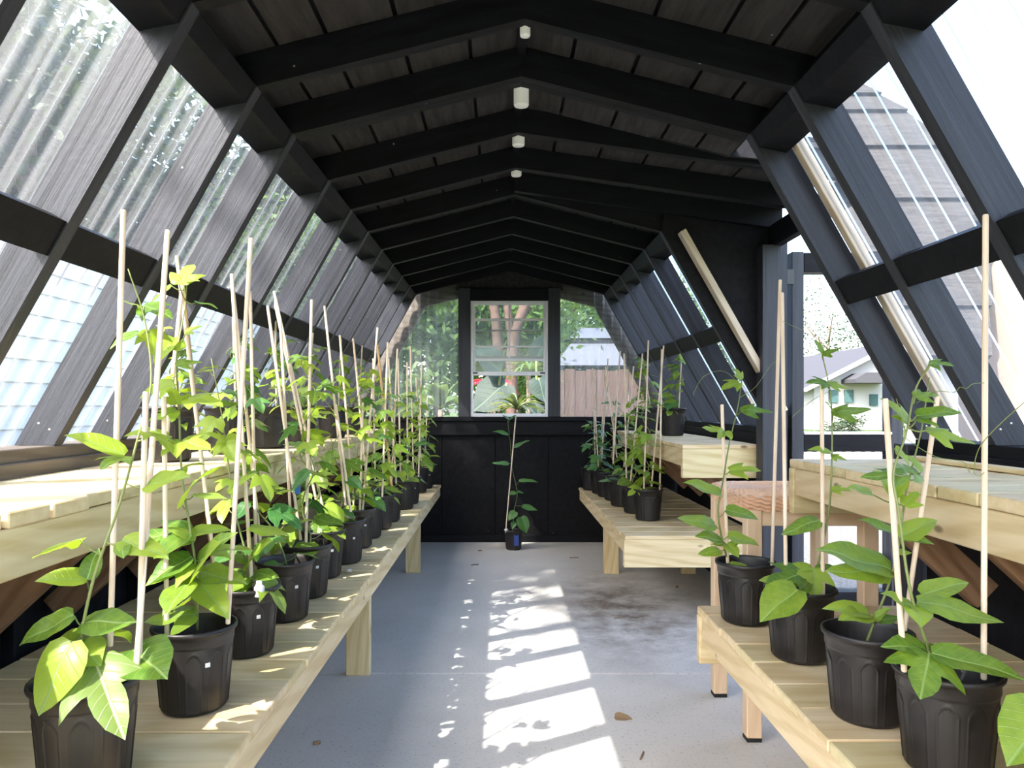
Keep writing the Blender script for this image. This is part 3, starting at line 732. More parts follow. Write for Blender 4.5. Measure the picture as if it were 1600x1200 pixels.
stemL = {0: [P(124, 1075, 1.175), P(125, 1010, 1.17), P(146, 905, 1.165), P(186, 790, 1.18), P(214, 690, 1.19), P(236, 600, 1.21), P(226, 500, 1.23), P(200, 420, 1.22)],
         1: [P(308, 985, 1.475), P(308, 905, 1.46), P(296, 820, 1.46), P(284, 740, 1.47), P(280, 640, 1.48), P(276, 560, 1.5), P(290, 470, 1.55), P(282, 430, 1.56)],
         2: [P(390, 930, 1.80), P(385, 870, 1.79), P(365, 790, 1.80), P(356, 720, 1.81), P(345, 640, 1.84), P(330, 560, 1.86)]}
for i, (x, y) in enumerate(L):
    sk = []
    for s_ in LS[i]: sk.append((P(s_[0], s_[1], s_[4]), P(s_[2], s_[3], s_[5]), *s_[6:]))
    vine_plant(LL[i], 'potted vines on the left lower bench', x, y, ZL, sk, stemL.get(i), heroL.get(i, ()), n=(4, 12, 14)[i] if i < 3 else (24 if i < 11 else 20), top=(.56 if i < 13 else .42)+.05*math.sin(i*2.1),
               seed=20+i, scale=1. if i else 1.02, sticker=-.85 if i in (1, 2, 3, 4, 5, 6, 7, 12, 14) else None, mat='leaf')
# left upper shelf ---------------------------------------------------------------
U = [(-1.015, 2.30), (-.965, 2.66), (-.930, 3.02), (-.905, 3.38), (-.885, 3.95), (-.885, 4.50)]
for i, (x, y) in enumerate(U):
    tops = [(P(285, 620, 2.3), P(268, 420, 2.34)), (P(357, 690, 2.66), P(362, 432, 2.7)), (P(425, 690, 3.0), P(430, 470, 3.05)), (P(478, 680, 3.36), P(489, 520, 3.4)), (P(522, 670, 3.95), P(533, 530, 3.98)), (P(560, 660, 4.5), P(566, 540, 4.5))]
    vine_plant('potted vine in black nursery pot, %s from the camera on the left upper shelf' % ORD[i], 'potted vines on the left upper shelf', x, y, .852,
               [(V((x+.03, y, .97)), tops[i][1], .004)] if i != 0 else [(V((x+.03, y, .97)), tops[i][1], .006, 'bamboo')], n=16, top=.26 if i < 2 else .30, seed=50+i, size=.9, scale=1.02)
# right far bench -----------------------------------------------------------------
R = [(.777, 4.02), (.758, 4.29), (.727, 4.58), (.725, 4.86), (.706, 5.06), (.688, 5.24), (.650, 5.45)]
RS = [[(1006, 765, 1013, 531), (1031, 768, 1034, 545), (1018, 760, 1037, 540)], [(985, 755, 1004, 552), (979, 755, 975, 553)], [(975, 730, 990, 572), (958, 725, 969, 548)], [(958, 720, 960, 620), (964, 715, 946, 573)], [(935, 730, 926, 575), (940, 720, 950, 560)], [(930, 720, 928, 640)], [(938, 715, 946, 575)]]
for i, (x, y) in enumerate(R):
    sk = [(P(a, b, y), P(c, d, y+.03), .0046) for a, b, c, d in RS[i]]
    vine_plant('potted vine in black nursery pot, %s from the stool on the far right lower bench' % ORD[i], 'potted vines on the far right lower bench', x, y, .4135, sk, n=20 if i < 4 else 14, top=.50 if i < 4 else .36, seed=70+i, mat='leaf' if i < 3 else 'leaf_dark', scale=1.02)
for i, (x, y) in enumerate([(1.045, 4.62), (.955, 4.98)]):
    sk = [(V((x+.035, y, .95)), P((1066, 1004)[i], (532, 560)[i], y))]
    vine_plant(('bushy potted vine at the near end of the far right upper shelf', 'bushy potted vine second along the far right upper shelf')[i], 'potted vines on the far right upper shelf', x, y, .8375, sk, n=26, top=.36, seed=90+i, size=1., scale=1.05)
# right foreground ------------------------------------------------------------------
ZN = .4275
N = [(.672, 2.08), (.703, 1.78), (.697, 1.44), (.728, 1.235), (.800, .985)]
vine_plant('potted vine nearest the stool on the right foreground bench', 'potted vines on the right foreground bench', *N[0], ZN,
  [(P(1137, 880, 2.07), P(1128, 632, 2.07)), (P(1206, 890, 2.06), P(1219, 437, 2.02))],
  [P(1142, 890, 2.08), P(1130, 850, 2.06), P(1122, 800, 2.05), P(1130, 750, 2.06), P(1140, 690, 2.07), P(1152, 640, 2.07), P(1160, 590, 2.06)],
  H(2.05, [(1155, 598, 1128, 603, 't', -.02), (1158, 592, 1150, 574, 't', .0), (1158, 641, 1208, 637, 't', -.02, 0, .8), (1132, 675, 1098, 666, 't', -.02, 0, .9), (1134, 674, 1144, 684, 'o', -.04), (1140, 736, 1188, 727, 't', -.02, 0, .75),
     (1126, 773, 1071, 748, 'o', -.02, 0, .9), (1118, 820, 1060, 806, 'o', -.02, 0, 1.05), (1134, 797, 1186, 806, 'o', -.03, 0, 1.1), (1128, 846, 1090, 832, 'o', -.03, 0, 1.1), (1137, 838, 1188, 848, 'o', -.02, 0, 1.0), (1126, 860, 1091, 864, 'o', -.03),
     (1136, 850, 1155, 868, 'r', -.04), (1142, 885, 1180, 888, 'o', .02), (1138, 855, 1160, 842, 'o', -.01), (1148, 890, 1162, 902, 'o', -.03), (1134, 852, 1110, 848, 'o', .02)]), seed=101,
  tendrils=[[P(1156, 600, 2.06), P(1130, 580, 2.05), P(1100, 588, 2.04), P(1085, 612, 2.03), P(1084, 618, 2.03)], [P(1155, 622, 2.06), P(1180, 605, 2.05), P(1205, 570, 2.04), P(1214, 565, 2.03)]], scale=1.03)
vine_plant('potted vine with a broad rounded leaf hanging over its rim on the right foreground bench', 'potted vines on the right foreground bench', *N[1], ZN,
  [(P(1228, 905, 1.77), P(1222, 456, 1.86)), (P(1286, 935, 1.74), P(1284, 600, 1.76))],
  [P(1266, 940, 1.78), P(1272, 900, 1.77), P(1281, 870, 1.76), P(1296, 790, 1.76), P(1300, 700, 1.77), P(1298, 620, 1.78), P(1285, 555, 1.79), P(1279, 525, 1.79)],
  H(1.75, [(1246, 922, 1187, 964, 'r', -.03, -.10, 1.0), (1258, 898, 1200, 905, 't', -.04), (1255, 905, 1187, 903, 'o', -.03, .02, .8), (1268, 890, 1226, 882, 'o', .02), (1272, 888, 1276, 932, 't', -.05, 0, 1.1), (1275, 890, 1303, 882, 'o', .0), (1280, 812, 1221, 832, 'o', -.03, 0, .85),
     (1262, 915, 1230, 880, 't', .02), (1298, 708, 1265, 698, 'o', -.01, 0, .9), (1300, 712, 1323, 716, 't', -.02, 0, 1.), (1302, 645, 1362, 636, 't', -.02, 0, .85), (1302, 645, 1292, 625, 'o', -.02), (1293, 600, 1262, 592, 't', -.01), (1294, 600, 1330, 604, 't', -.01, 0, .8), (1285, 553, 1313, 543, 't', -.02, 0, 1.1), (1284, 552, 1276, 530, 'o', .0), (1300, 765, 1330, 762, 't', -.02, 0, .8)]), seed=102,
  tendrils=[[P(1283, 545, 1.79), P(1260, 520, 1.8), P(1235, 508, 1.82), P(1224, 502, 1.84)], [P(1298, 610, 1.78), P(1270, 625, 1.77), P(1245, 645, 1.76), P(1238, 652, 1.76)]], scale=1.03)
vine_plant('potted vine with two long-lobed leaves reaching left, third on the right foreground bench', 'potted vines on the right foreground bench', *N[2], ZN,
  [(P(1413, 985, 1.42), P(1465, 620, 1.44))],
  [P(1352, 1010, 1.44), P(1366, 972, 1.43), P(1388, 915, 1.42), P(1405, 850, 1.42), P(1412, 790, 1.42), P(1425, 730, 1.42), P(1440, 670, 1.43), P(1452, 590, 1.44)],
  H(1.41, [(1390, 892, 1284, 848, 'o', -.02, 0, 1.0), (1386, 896, 1292, 886, 'o', -.03, 0, .85), (1357, 960, 1291, 943, 'o', -.02, 0, .8), (1358, 964, 1316, 960, 'o', -.04, 0, 1.), (1366, 968, 1390, 948, 'o', -.02), (1372, 970, 1408, 962, 'o', .0), (1406, 840, 1464, 806, 'o', .0, 0, 1.1), (1408, 840, 1460, 844, 'o', -.03, 0, .9), (1404, 836, 1345, 806, 'o', .0, .02, .7),
     (1396, 862, 1426, 862, 'o', .0), (1392, 778, 1372, 733, 'r', -.02, 0, 1.1), (1393, 776, 1418, 745, 'o', -.02, 0, 1.2), (1362, 772, 1326, 758, 'o', -.02, 0, 1.), (1438, 742, 1396, 722, 't', -.02, 0, .9), (1440, 738, 1418, 708, 'o', .0, 0, 1.), (1414, 790, 1434, 765, 't', .0, 0, 1.)]), seed=103, scale=1.03)
vine_plant('largest potted vine at the right foreground with a long pointed leaf towards the frame edge', 'potted vines on the right foreground bench', *N[3], ZN,
  [(P(1413, 1050, 1.20), P(1383, 622, 1.20)), (P(1537, 1062, 1.22), P(1540, 335, 1.24))],
  [P(1454, 1060, 1.235), P(1452, 1020, 1.22), P(1432, 960, 1.20), P(1418, 900, 1.19), P(1404, 800, 1.18), P(1396, 740, 1.19), P(1415, 680, 1.20), P(1430, 610, 1.21), P(1452, 570, 1.21)],
  H(1.2, [(1434, 938, 1572, 967, 'o', -.04, 0, .8), (1440, 930, 1515, 902, 'o', .0, .02, .95), (1432, 945, 1442, 972, 'r', -.05, 0, 1.), (1425, 950, 1382, 922, 'o', -.02, 0, .8), (1452, 1020, 1440, 1088, 't', -.07, -.02, 1.05), (1456, 1022, 1608, 1050, 'o', -.05, -.02, .72), (1450, 1018, 1386, 1000, 'o', -.03, 0, .9), (1456, 1022, 1490, 1012, 'o', .03),
     (1413, 665, 1404, 622, 'r', -.02, 0, 1.), (1420, 660, 1386, 616, 't', .0, .02, .8), (1432, 650, 1504, 636, 'o', -.02, 0, .95), (1432, 655, 1468, 664, 'o', -.03, 0, 1.), (1450, 672, 1527, 690, 't', -.02, 0, .7), (1430, 620, 1466, 610, 't', .0, 0, 1.), (1452, 568, 1490, 565, 't', -.02, 0, 1.), (1454, 566, 1470, 578, 'o', -.02), (1416, 740, 1345, 742, 't', -.01, .02, .6), (1398, 700, 1428, 730, 'o', .0)]), seed=104,
  tendrils=[[P(1432, 630, 1.2), P(1462, 612, 1.2), P(1490, 613, 1.2), P(1500, 605, 1.21), P(1510, 607, 1.21), P(1520, 600, 1.21), P(1538, 598, 1.22)],
            [P(1408, 680, 1.2), P(1445, 705, 1.2), P(1470, 716, 1.19), P(1505, 722, 1.18), P(1515, 738, 1.18)],
            [P(1610, 620, 1.1), P(1560, 665, 1.14), P(1530, 700, 1.18), P(1522, 735, 1.2), P(1530, 744, 1.2), P(1538, 738, 1.2)]], scale=1.03)
vine_plant('potted vine at the right frame edge of which only leaf tips show', 'potted vines on the right foreground bench', *N[4], ZN, [(V((.84, 1.0, .55)), V((.86, 1.02, 1.1)))],
  None, H(.985, [(1640, 1110, 1578, 1188, 'r', -.04), (1660, 1120, 1700, 1160, 'r', -.04)]), n=8, top=.3, seed=105, scale=1.03)
# floor pot by the end wall
fp = vine_plant('small potted vine alone on the floor before the dark end wall', None, .084, 5.37, 0, [(P(790, 832, 5.33), P(806, 650, 5.36))],
  [P(801, 838, 5.37), P(803, 800, 5.36), P(808, 770, 5.35), P(800, 730, 5.35), P(797, 690, 5.35), P(793, 655, 5.35)],
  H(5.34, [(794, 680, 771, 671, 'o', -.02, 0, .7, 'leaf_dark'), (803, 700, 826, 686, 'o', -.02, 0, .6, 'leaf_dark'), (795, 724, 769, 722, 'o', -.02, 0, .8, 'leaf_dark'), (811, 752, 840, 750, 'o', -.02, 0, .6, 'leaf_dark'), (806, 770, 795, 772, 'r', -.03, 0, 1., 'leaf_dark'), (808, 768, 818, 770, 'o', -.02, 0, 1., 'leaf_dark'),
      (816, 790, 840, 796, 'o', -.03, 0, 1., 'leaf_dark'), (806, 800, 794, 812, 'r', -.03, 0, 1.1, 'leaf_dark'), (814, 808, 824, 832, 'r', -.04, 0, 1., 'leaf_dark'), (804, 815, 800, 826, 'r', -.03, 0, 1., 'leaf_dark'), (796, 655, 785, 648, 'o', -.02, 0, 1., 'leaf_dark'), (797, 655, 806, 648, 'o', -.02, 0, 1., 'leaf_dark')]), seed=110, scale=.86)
ppot = [c for c in fp.children if c.name.startswith('pot')][0]
a = -1.25; c = V((.084+.0605*math.cos(a), 5.37+.0605*math.sin(a), .075))
s_ = make('pot_sticker', box_mesh('pot_sticker', (.035, .0015, .08), 'blue_sticker', .0003), xform(c, (-math.sin(a), math.cos(a), 0), (0, 0, 1)), ppot); s_['label'] = 'tall blue sticker'

# ------------------------------------------------------------------ small things
def blob(name, c, r, mat, seed, sq=(1, 1, .6), parent=None):
    q = random.Random(seed); vs_ = []; fs_ = []; A, B = 10, 6
    for i in range(B+1):
        for j in range(A):
            th = math.pi*i/B; ph = 2*math.pi*j/A; k = r*(1+q.uniform(-.16, .16)) if 0 < i < B else r
            vs_.append(V(c)+V((k*math.sin(th)*math.cos(ph)*sq[0], k*math.sin(th)*math.sin(ph)*sq[1], k*math.cos(th)*sq[2])))
    for i in range(B):
        for j in range(A): j2 = (j+1) % A; fs_.append([i*A+j, (i+1)*A+j, (i+1)*A+j2, i*A+j2])
    return world_mesh(name, vs_, fs_, mat, parent, True)
q = P(545, 893, 2.66); tag(blob('pebble', (q.x, q.y, ZL+.006), .012, 'pebble', 4), 'small pale pebble lying on the left lower bench beside the pots', 'pebble')
bt = tag(make('dropper_bottle', lathe('dropper_bottle', [(.0005, 0), (.011, 0), (.012, .002), (.012, .022), (.008, .027), (.0065, .028), (.0065, .036), (.0005, .037)], 24, 'grey_tag'), M4.Translation(P(405, 932, 1.745))), 'small grey capped bottle standing in the third pot on the left', 'bottle')
tg = tag(empty('plant_tag', P(1503, 1062, 1.20)), 'crumpled clear plastic tag in the largest right foreground pot', 'tag')
q = P(1503, 1050, 1.20)
world_mesh('tag_sheet', [q+V(v) for v in ((-.006, 0, -.015), (.004, .004, -.015), (-.003, -.006, 0), (.007, 0, .002), (-.007, .002, .012), (.007, -.004, .014))], [[0, 1, 3, 2], [2, 3, 5, 4]], 'clear_plastic', tg)
q = P(465, 764, 2.3); tag(box('plant_clip', q-V((.008, .003, .016)), q+V((.008, .003, .016)), 'blue_plastic', None, .002), 'small blue plastic tag clipped to a stake on the left bench', 'tag')
for k, (x, y) in enumerate([(789, 826), (793, 829), (795, 822)]):
    pass
q = P(791, 828, 5.325); tag(blob('paper_scrap', (q.x, q.y, q.z), .014, 'sticker', 6, (1, .6, .8)), 'crumpled white scrap at the rim of the floor pot', 'scrap')
def floor_at(x, y): return P(x, y, F*CZ/(y-VY))
for k, (x, y, L_, a, lab) in enumerate([(975, 1122, .06, .5, 'curled brown dry leaf on the floor right of the sunlit patch'), (1003, 1182, .05, 1.2, 'short brown twig on the floor near the right foreground bench'), (742, 883, .05, .4, 'dark twig on the floor in front of the floor pot'), (750, 861, .025, .2, 'small dark crumb left of the floor pot'),
        (495, 1163, .02, .3, 'dark crumb on the floor beside the left bench front'), (897, 872, .06, .1, 'thin twig on the floor before the far right bench'), (1058, 918, .02, .9, 'brown crumb in the stained floor under the far right bench'), (965, 966, .03, .3, 'thin short twig on the floor level with the right foreground bench end')]):
    p = floor_at(x, y)
    if k in (0,):
        o = put_leaf(p+V((-.03, 0, .006)), p+V((.03, -.02, .004)), 'o', None, 1, 'leaf'); o.data = LEAF[('o', 1, 'leaf')].copy(); o.data.materials[0] = MAT['dry_leaf']; o.name = 'dry_leaf'
    else:
        dv = V((math.cos(a), math.sin(a), 0))*L_/2
        o = tubes('twig' if L_ > .028 else 'crumb', [(smooth_path([p-dv+V((0, 0, .003)), p+V((.002, .003, .0035)), p+dv+V((0, 0, .003))], 4), .0026 if L_ > .028 else .006, 6)], 'dry_leaf')
        if L_ <= .028: o.location.z = .004
    tag(o, lab, 'leaf' if k == 0 else 'debris')
# white fittings at the ridge
for k, (y, yb, r_, lab) in enumerate([(2.00, 57, .014, 'nearest small white cylinder fitting under the roof ridge'), (2.40, 166, .024, 'large white cylinder fitting under the roof ridge'), (2.815, 228, .023, 'third white cylinder fitting under the roof ridge'), (3.225, 275, .022, 'farthest short white cylinder fitting under the roof ridge')]):
    zb_ = CZ+(VY-yb)*y/F; zt_ = 2.078
    o = make('ridge_fitting', lathe('ridge_fitting', [(.0005, zb_-zt_), (r_*.9, zb_-zt_), (r_, zb_-zt_+.004), (r_, -.006), (r_*1.08, -.006), (r_*1.08, 0), (.0005, 0)], 28, 'white_plastic'), M4.Translation((RX+.002, y, zt_)))
    tag(o, lab, 'fitting', 'white ridge fittings')

# ------------------------------------------------------------------ outside
structure(box('ground', (-60, -40, -.35), (90, 120, -.06), 'grass', None, .01))
structure(box('ground_gravel', (1.7, .5, -.062), (14, 30, -.045), 'gravel', None, .005))
CROWN = {}
def crown_mesh(seed, nl, ls, mat, clus=46, spread=.17):
    r = random.Random(seed); cs = []
    while len(cs) < clus:
        p = V((r.uniform(-1, 1), r.uniform(-1, 1), r.uniform(-1, 1)))
        if .35 < p.length < .92: cs.append(p)
    vs_, fs_ = [], []
    for i in range(nl):
        c = cs[i % clus]; p = c+V((r.gauss(0, spread), r.gauss(0, spread), r.gauss(0, spread*.7)))
        a = V((r.gauss(0, 1), r.gauss(0, 1), r.gauss(0, .5))).normalized(); b = a.orthogonal().normalized(); b = (b*math.cos(i)+a.cross(b)*math.sin(i))
        s_ = ls*r.uniform(.7, 1.3); k = len(vs_)
        vs_ += [p-a*s_, p+b*s_*.42, p+a*s_, p-b*s_*.42]; fs_.append([k, k+1, k+2, k+3])
    return mesh_of('foliage', vs_, fs_, mat)
def tree(label, x, y, zc, r3, seed, mat='tree_leaf', trunk=.12, nl=9000, ls=.042, bark='bark', base=-.06, group='trees around the greenhouse', cat='tree', name='tree'):
    e = tag(empty(name, (x, y, base)), label, cat, group); r = random.Random(seed)
    key = (mat, seed % 3, nl, ls)
    if key not in CROWN: CROWN[key] = crown_mesh(seed % 3+1, nl, ls, mat)
    m = M4.Translation((x, y, zc)) @ M4.Rotation(r.uniform(0, 6), 4, 'Z') @ M4.Diagonal((*r3, 1))
    f = make('foliage', CROWN[key], m, e); f['kind'] = 'stuff'
    lst = [(smooth_path([V((x, y, base-.02)), V((x+r.uniform(-.1, .1), y, base+(zc-base)*.5)), V((x+r.uniform(-.2, .2), y, zc+r3[2]*.3))], 4), lambda t: trunk*(1-.6*t), 8)]
    for k in range(5):
        a = k*1.3+seed; q = V((x, y, base+(zc-base)*(.55+.08*k)))
        lst.append((smooth_path([q, q+V((math.cos(a)*r3[0]*.3, math.sin(a)*r3[1]*.3, r3[2]*.25)), q+V((math.cos(a)*r3[0]*.65, math.sin(a)*r3[1]*.65, r3[2]*.55))], 4), lambda t: trunk*.4*(1-.7*t), 6))
    tubes('trunk', lst, bark, e); return e
# left: pale lapped fence and dark trees
fe = tag(empty('lap_fence', (-3.2, 6, -.06)), 'pale horizontal lapped fence beyond the left slanted panels', 'fence')
for k in range(14): beam('fence_board', (-3.2, 1.0, .02+.155*k), (-3.2, 14, .02+.155*k), .17, .02, 'fence_white', fe, (1, 0, .12))
for k in range(6): board('fence_post', (-3.31, 1.2+2.5*k, -.06), (-3.22, 1.29+2.5*k, 2.15), 'fence_white', fe, 'z')
tl = [(-5.6, 5.2, 4.4, (2.0, 2.0, 2.6)), (-5.2, 8.4, 3.6, (1.9, 1.9, 2.4)), (-7.4, 7.2, 5.4, (2.4, 2.4, 3.0)), (-6.2, 11.5, 4.2, (2.3, 2.3, 2.8)), (-9, 11, 6, (3, 3, 3.4)), (-4.4, 14.5, 4.0, (2.2, 2.2, 2.8))]
tn = ['dark tree nearest beyond the pale fence on the left', 'second dark tree beyond the pale fence on the left', 'tall dark tree farther back on the left', 'third dark tree along the pale fence on the left', 'tallest dark tree in the left distance', 'dark tree past the far end of the pale fence']
for k, (x, y, z, r3) in enumerate(tl): tree(tn[k], x, y, z, r3, 30+k, 'tree_leaf_dark', .16)
tree('tall tree behind the left side shading the far panels', -5.55, -.35, 8.0, (1.9, 1.75, 1.5), 41, 'tree_leaf', .16, nl=2600, ls=.06)
# behind the end wall: garden trees and big-leaved plants
tb = [(-3.6, 11, 2.2, (1.5, 1.5, 1.9)), (-1.9, 12.4, 2.8, (1.7, 1.6, 2.2)), (-.2, 13.5, 3.0, (1.7, 1.6, 2.1)), (.9, 15, 4.3, (1.2, 1.2, 1.5)), (6.4, 22, 3.6, (1.7, 1.6, 2.0)), (-1.6, 19, 3.4, (2.4, 2.4, 3.2)), (.9, 33, 4.2, (1.8, 2.6, 3.2)), (4.6, 38, 5.0, (3.4, 3.2, 4.6)), (-5.4, 17, 3.6, (2.6, 2.4, 3.2)), (.7, 26, 3.4, (3.6, 3, 3.4))]
tw = ['left of the end window', 'just left of the end window', 'in the middle of the end window', 'right of the middle of the end window', 'right of the end window', 'farther behind the end window on the left', 'farther behind the end window on the right', 'far behind the grey tiered roof', 'far behind the left end panel', 'in the distance straight behind the end window']
for k, (x, y, z, r3) in enumerate(tb): tree('green garden tree standing '+tw[k], x, y, z, r3, 60+k, 'tree_leaf' if k not in (8,) else 'tree_leaf_dark', .11, bark='red_bark')
tk = tag(empty('bare_tree', (.05, 9.6, -.06)), 'reddish forked bare trunk seen through the end window', 'tree')
tubes('trunk', [(smooth_path([V((-.09, 9.6, -.1)), P(778, 560, 9.6), P(771, 470, 9.6), P(765, 440, 9.6)], 5), lambda t: .075*(1-.3*t), 8), (smooth_path([V((.14, 9.6, -.1)), P(800, 560, 9.6), P(812, 500, 9.6), P(832, 452, 9.6)], 5), lambda t: .085*(1-.3*t), 8), (smooth_path([P(800, 540, 9.6), P(795, 500, 9.6), P(790, 450, 9.6)], 5), lambda t: .05, 8)], 'red_bark', tk)
def strap_plant(name, label, c, nleaf, L_, w_, mat, seed, up=.8, z0=0.):
    r = random.Random(seed); e = tag(empty(name, (c[0], c[1], -.06)), label, 'plant'); c = V(c)
    tubes('stalk', [(smooth_path([V((c.x, c.y, -.06)), (V((c.x, c.y, -.06))+c)/2, c], 4), .025, 8)], 'bark', e)
    for k in range(nleaf):
        a = k*2.4+r.uniform(-.3, .3); el = up*r.uniform(.3, 1.2); d = V((math.cos(a)*math.cos(el), math.sin(a)*math.cos(el), math.sin(el))); sd = V((-math.sin(a), math.cos(a), 0)); l_ = L_*r.uniform(.7, 1.1)
        vs_, fs_ = [], []
        for i in range(7):
            t = i/6; p = c+d*l_*t+V((0, 0, -l_*.55*t*t)); ww = w_*math.sin(math.pi*(.12+.88*t))*.5+.001
            vs_ += [p-sd*ww+V((0, 0, ww*.4)), p, p+sd*ww+V((0, 0, ww*.4))]
            if i: o = 3*i; fs_ += [[o-3, o-2, o+1, o], [o-2, o-1, o+2, o+1]]
        world_mesh('leaf_blade', vs_, fs_, mat, e, True)
    return e
strap_plant('cordyline', 'crimson strap-leaved shrub outside the end window', P(768, 600, 7.6), 22, .30, .06, 'red_leaf', 3, .5)
strap_plant('spider_plant', 'pale striped strap-leaved plant below the end window middle', P(808, 640, 6.6), 30, .42, .035, 'stripe_leaf', 4, .9)
strap_plant('fan_palm', 'fan palm with narrow leaves outside the right of the end window', P(826, 580, 8.6), 26, .62, .035, 'palm_leaf', 5, .7)
strap_plant('banana_plant', 'broad yellow-green leaves outside the left end panel', P(688, 640, 7.4), 10, .75, .16, 'palm_leaf', 6, 1.1)
LEAF[('x', 0, 'taro')] = None
def ear(label, leaves, d, stalk):
    e = tag(empty('elephant_ear', (stalk.x, stalk.y, -.06)), label, 'plant', 'large-leaved plants outside the end window'); lst = []
    for k, (bx, by, tx, ty, w_) in enumerate(leaves):
        b0, t0 = P(bx, by, d), P(tx, ty, d-.1); lst.append((smooth_path([V((stalk.x, stalk.y, -.06)), V((stalk.x*.4+b0.x*.6, stalk.y, b0.z*.7)), b0], 5), .012, 6))
        me = LEAF.setdefault(('r', k % 4, 'taro_leaf'), leaf_mesh('r', k % 4, 'taro_leaf'))
        dv = t0-b0; ya = dv.normalized(); za = V((0, -.8, .6)); za = (za-ya*za.dot(ya)).normalized(); xa = ya.cross(za); s_ = dv.length
        m = M4((xa*s_*w_, ya*s_, za*s_)).transposed().to_4x4(); m.translation = b0; make('leaf', me, m, e)
    tubes('stalk', lst, 'stem_green', e)
ear('elephant-ear plant with drooping leaf at the left of the open end window', [(792, 598, 740, 640, 1.3), (764, 628, 736, 650, 1.1), (782, 580, 742, 540, 1.0)], 6.9, V((-.1, 6.9, 0)))
ear('elephant-ear plant with tall leaf at the right of the end window', [(842, 590, 852, 628, 1.2), (838, 560, 858, 520, 1.1), (836, 625, 842, 648, 1.2)], 7.1, V((.33, 7.1, 0)))
pf = tag(empty('picket_fence', (1.6, 10, -.06)), 'brown picket fence outside the right end panel', 'fence')
x = .55
while x < 2.6:
    board('picket', (x, 10, -.06), (x+.135, 10.02, 1.50+rng.uniform(-.02, .02)), 'fence_brown', pf, 'z'); x += .142
for z in (.3, 1.2): board('fence_rail', (.5, 10.02, z), (2.65, 10.06, z+.09), 'fence_brown', pf, 'x')
gz = tag(empty('gazebo', (2.75, 24, -.06)), 'garden pavilion with two-tier grey metal roof outside the right end panel', 'gazebo')
def frustum(nm, cx, cy, z0, h0, z1, h1, mat, par):
    vs_ = [V((cx+sx*h, cy+sy*h, z)) for z, h in ((z0, h0), (z1, h1)) for sx, sy in ((-1, -1), (1, -1), (1, 1), (-1, 1))]
    world_mesh(nm, vs_, [[0, 1, 5, 4], [1, 2, 6, 5], [2, 3, 7, 6], [3, 0, 4, 7], [4, 5, 6, 7], [3, 2, 1, 0]], mat, par)
gx_ = (925-VX)*24/F
frustum('lower_roof', gx_, 24, CZ+(VY-574)*24/F, 1.25, CZ+(VY-540)*24/F, .75, 'metal_roof', gz)
frustum('roof_band', gx_, 24, CZ+(VY-540)*24/F, .7, CZ+(VY-532)*24/F, .7, 'black_metal', gz)
frustum('upper_roof', gx_, 24, CZ+(VY-532)*24/F, .85, CZ+(VY-514)*24/F, .35, 'metal_roof', gz)
for sx in (-1, 1):
    for sy in (-1, 1): board('post', (gx_+sx*1.1-.06, 24+sy*1.1-.06, -.06), (gx_+sx*1.1+.06, 24+sy*1.1+.06, CZ+(VY-574)*24/F), 'black_metal', gz, 'z')
lw_ = tag(empty('garden_wall', (-1.2, 12, -.06)), 'low white garden wall outside the left end panel', 'wall')
box('wall_body', (-2.0, 9.4, -.06), (-.45, 9.6, .62), 'stucco', lw_, .01); box('coping', (-2.04, 9.35, .62), (-.41, 9.65, .69), 'stucco', lw_, .01)
# right: neighbouring shingled roof
def RP(x, y):
    k = (VY-y)/F; d = (5-.288)/(1-.6*k); return P(x, y, d)
nb = tag(empty('outbuilding', (2.9, 5.6, -.06)), 'outbuilding with grey shingled roof close outside the right panels', 'building')
rows = [124, 150, 176, 232, 314, 398, 482, 560]
def right_edge(y): return 1330+(y-124)*1.75 if y < 166 else (1404+(y-166)*1.25 if y < 280 else 1546)
def left_edge(y): return 1292 if y < 300 else 1292+(y-300)*.6
for a, b in zip(rows[:-1], rows[1:]):
    f = [RP(left_edge(a), a-2), RP(right_edge(a), a-2), RP(right_edge(b), b), RP(left_edge(b), b)]
    nn = (f[1]-f[0]).cross(f[3]-f[0]).normalized(); nn = nn if nn.y < 0 else -nn
    g_ = [f[0]+nn*.0, f[1]+nn*.0, f[2]+nn*.035, f[3]+nn*.035]; g2_ = [v-nn*.03 for v in f]
    vs_ = g_+g2_
    world_mesh('shingle_course', vs_, [[3, 2, 1, 0], [4, 5, 6, 7], [0, 1, 5, 4], [1, 2, 6, 5], [2, 3, 7, 6], [3, 0, 4, 7]], 'shingle', nb)
e0, e1 = RP(1462, 560), RP(1540, 560)
box('wall', (e0.x+.14, e0.y+.2, -.06), (e1.x-.05, e0.y+.62, e0.z-.02), 'stucco', nb, .01)
wg = tag(empty('lean_to', (4.2, 5.2, -.06)), 'peach-walled lean-to with low grey roof beyond the right foreground panels', 'building')
for k in range(3):
    y_ = 5.0+.32*k; z_ = 2.22+.11*k
    beam('shingle_course', (3.42, y_, z_), (6.6, y_, z_), .36, .03, 'shingle', wg, (0, -.3, 1))
box('wall', (3.5, 5.1, -.06), (6.5, 6.2, 2.15), 'peach_siding', wg, .01)
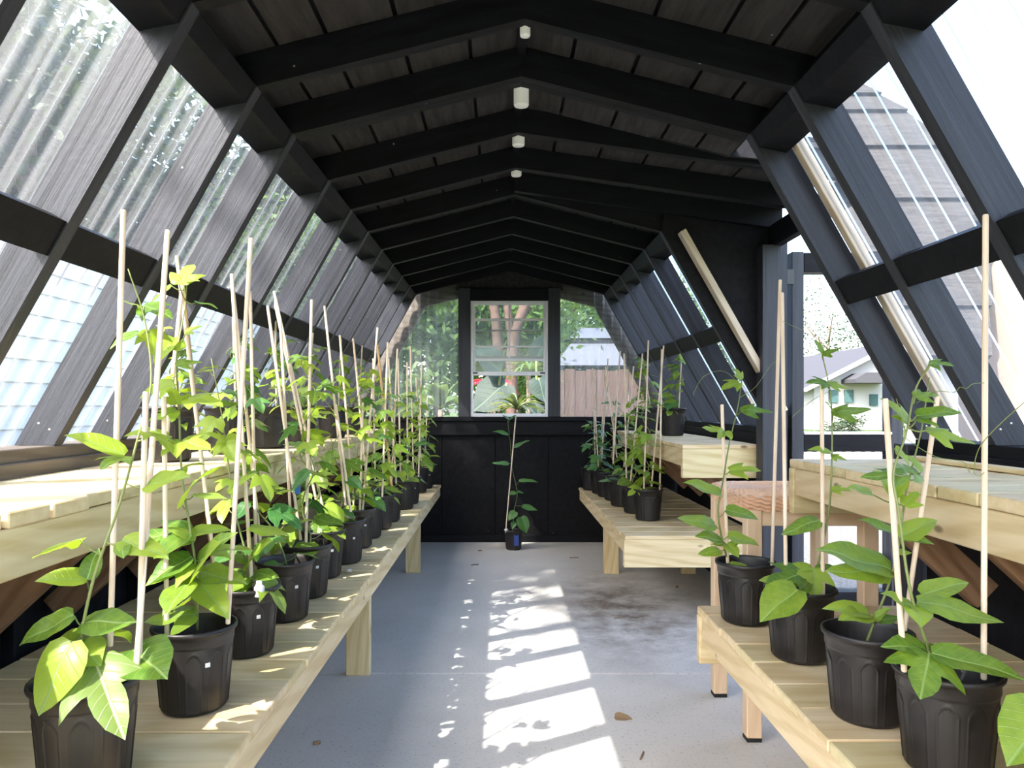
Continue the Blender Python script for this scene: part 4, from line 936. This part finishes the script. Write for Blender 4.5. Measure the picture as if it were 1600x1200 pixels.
# far house seen past the open door
fh = tag(empty('house', P(1400, 680, 34)), 'white stucco house with grey gable roof in the distance past the open door', 'house')
def flat(nm, pts, d0, d1, mat, par):
    a_ = [P(x, y, d0) for x, y in pts]; k = len(a_); b_ = [v+V((0, d1-d0, 0)) for v in a_]
    world_mesh(nm, a_+b_, [list(range(k))[::-1], list(range(k, 2*k))]+[[i, (i+1) % k, (i+1) % k+k, i+k] for i in range(k)], mat, par)
flat('gable_wall', [(1272, 606), (1400, 540), (1528, 606), (1528, 690), (1272, 690)], 34, 40, 'stucco', fh)
flat('gable_roof', [(1262, 606), (1400, 534), (1538, 606), (1538, 609), (1400, 538), (1262, 609)], 33.7, 45, 'roof_grey', fh)
flat('fascia', [(1260, 607), (1400, 535), (1540, 607), (1540, 612), (1400, 541), (1260, 612)], 33.4, 33.7, 'stucco', fh)
for x0, x1 in ((1296, 1310), (1320, 1334)):
    flat('window_pane', [(x0, 609), (x1, 609), (x1, 629), (x0, 629)], 33.9, 34.02, 'window_glass_dark', fh)
flat('porch_roof', [(1337, 592), (1354, 582), (1385, 582), (1400, 592), (1400, 598), (1337, 598)], 32.6, 34, 'roof_grey', fh)
flat('window_pane', [(1360, 616), (1372, 616), (1372, 634), (1360, 634)], 33.9, 34.02, 'window_glass_dark', fh)
tree('loose pale tree beyond the distant white house', 22.5, 52, 6.2, (3.6, 3, 4.2), 81, 'tree_leaf_dark', .2, ls=.03, nl=2600)
tree('second pale tree beyond the distant white house', 18.5, 56, 4.6, (3.2, 3, 3.6), 82, 'tree_leaf_dark', .2, ls=.03, nl=2600)
tree('dark round shrub in front of the distant white house', 9.05, 20, .35, (.62, .5, .48), 83, 'tree_leaf_dark', .04, cat='shrub', name='shrub', ls=.07, nl=2500)
wp = tag(empty('white_fence', (4.8, 9, -.06)), 'low white picket fence outside the door', 'fence')
x = 3.3
while x < 6.2: board('picket', (x, 9, -.06), (x+.06, 9.02, .52), 'fence_white', wp, 'z'); x += .115
for z in (.1, .38): board('fence_rail', (3.28, 9.02, z), (6.22, 9.05, z+.06), 'fence_white', wp, 'x')
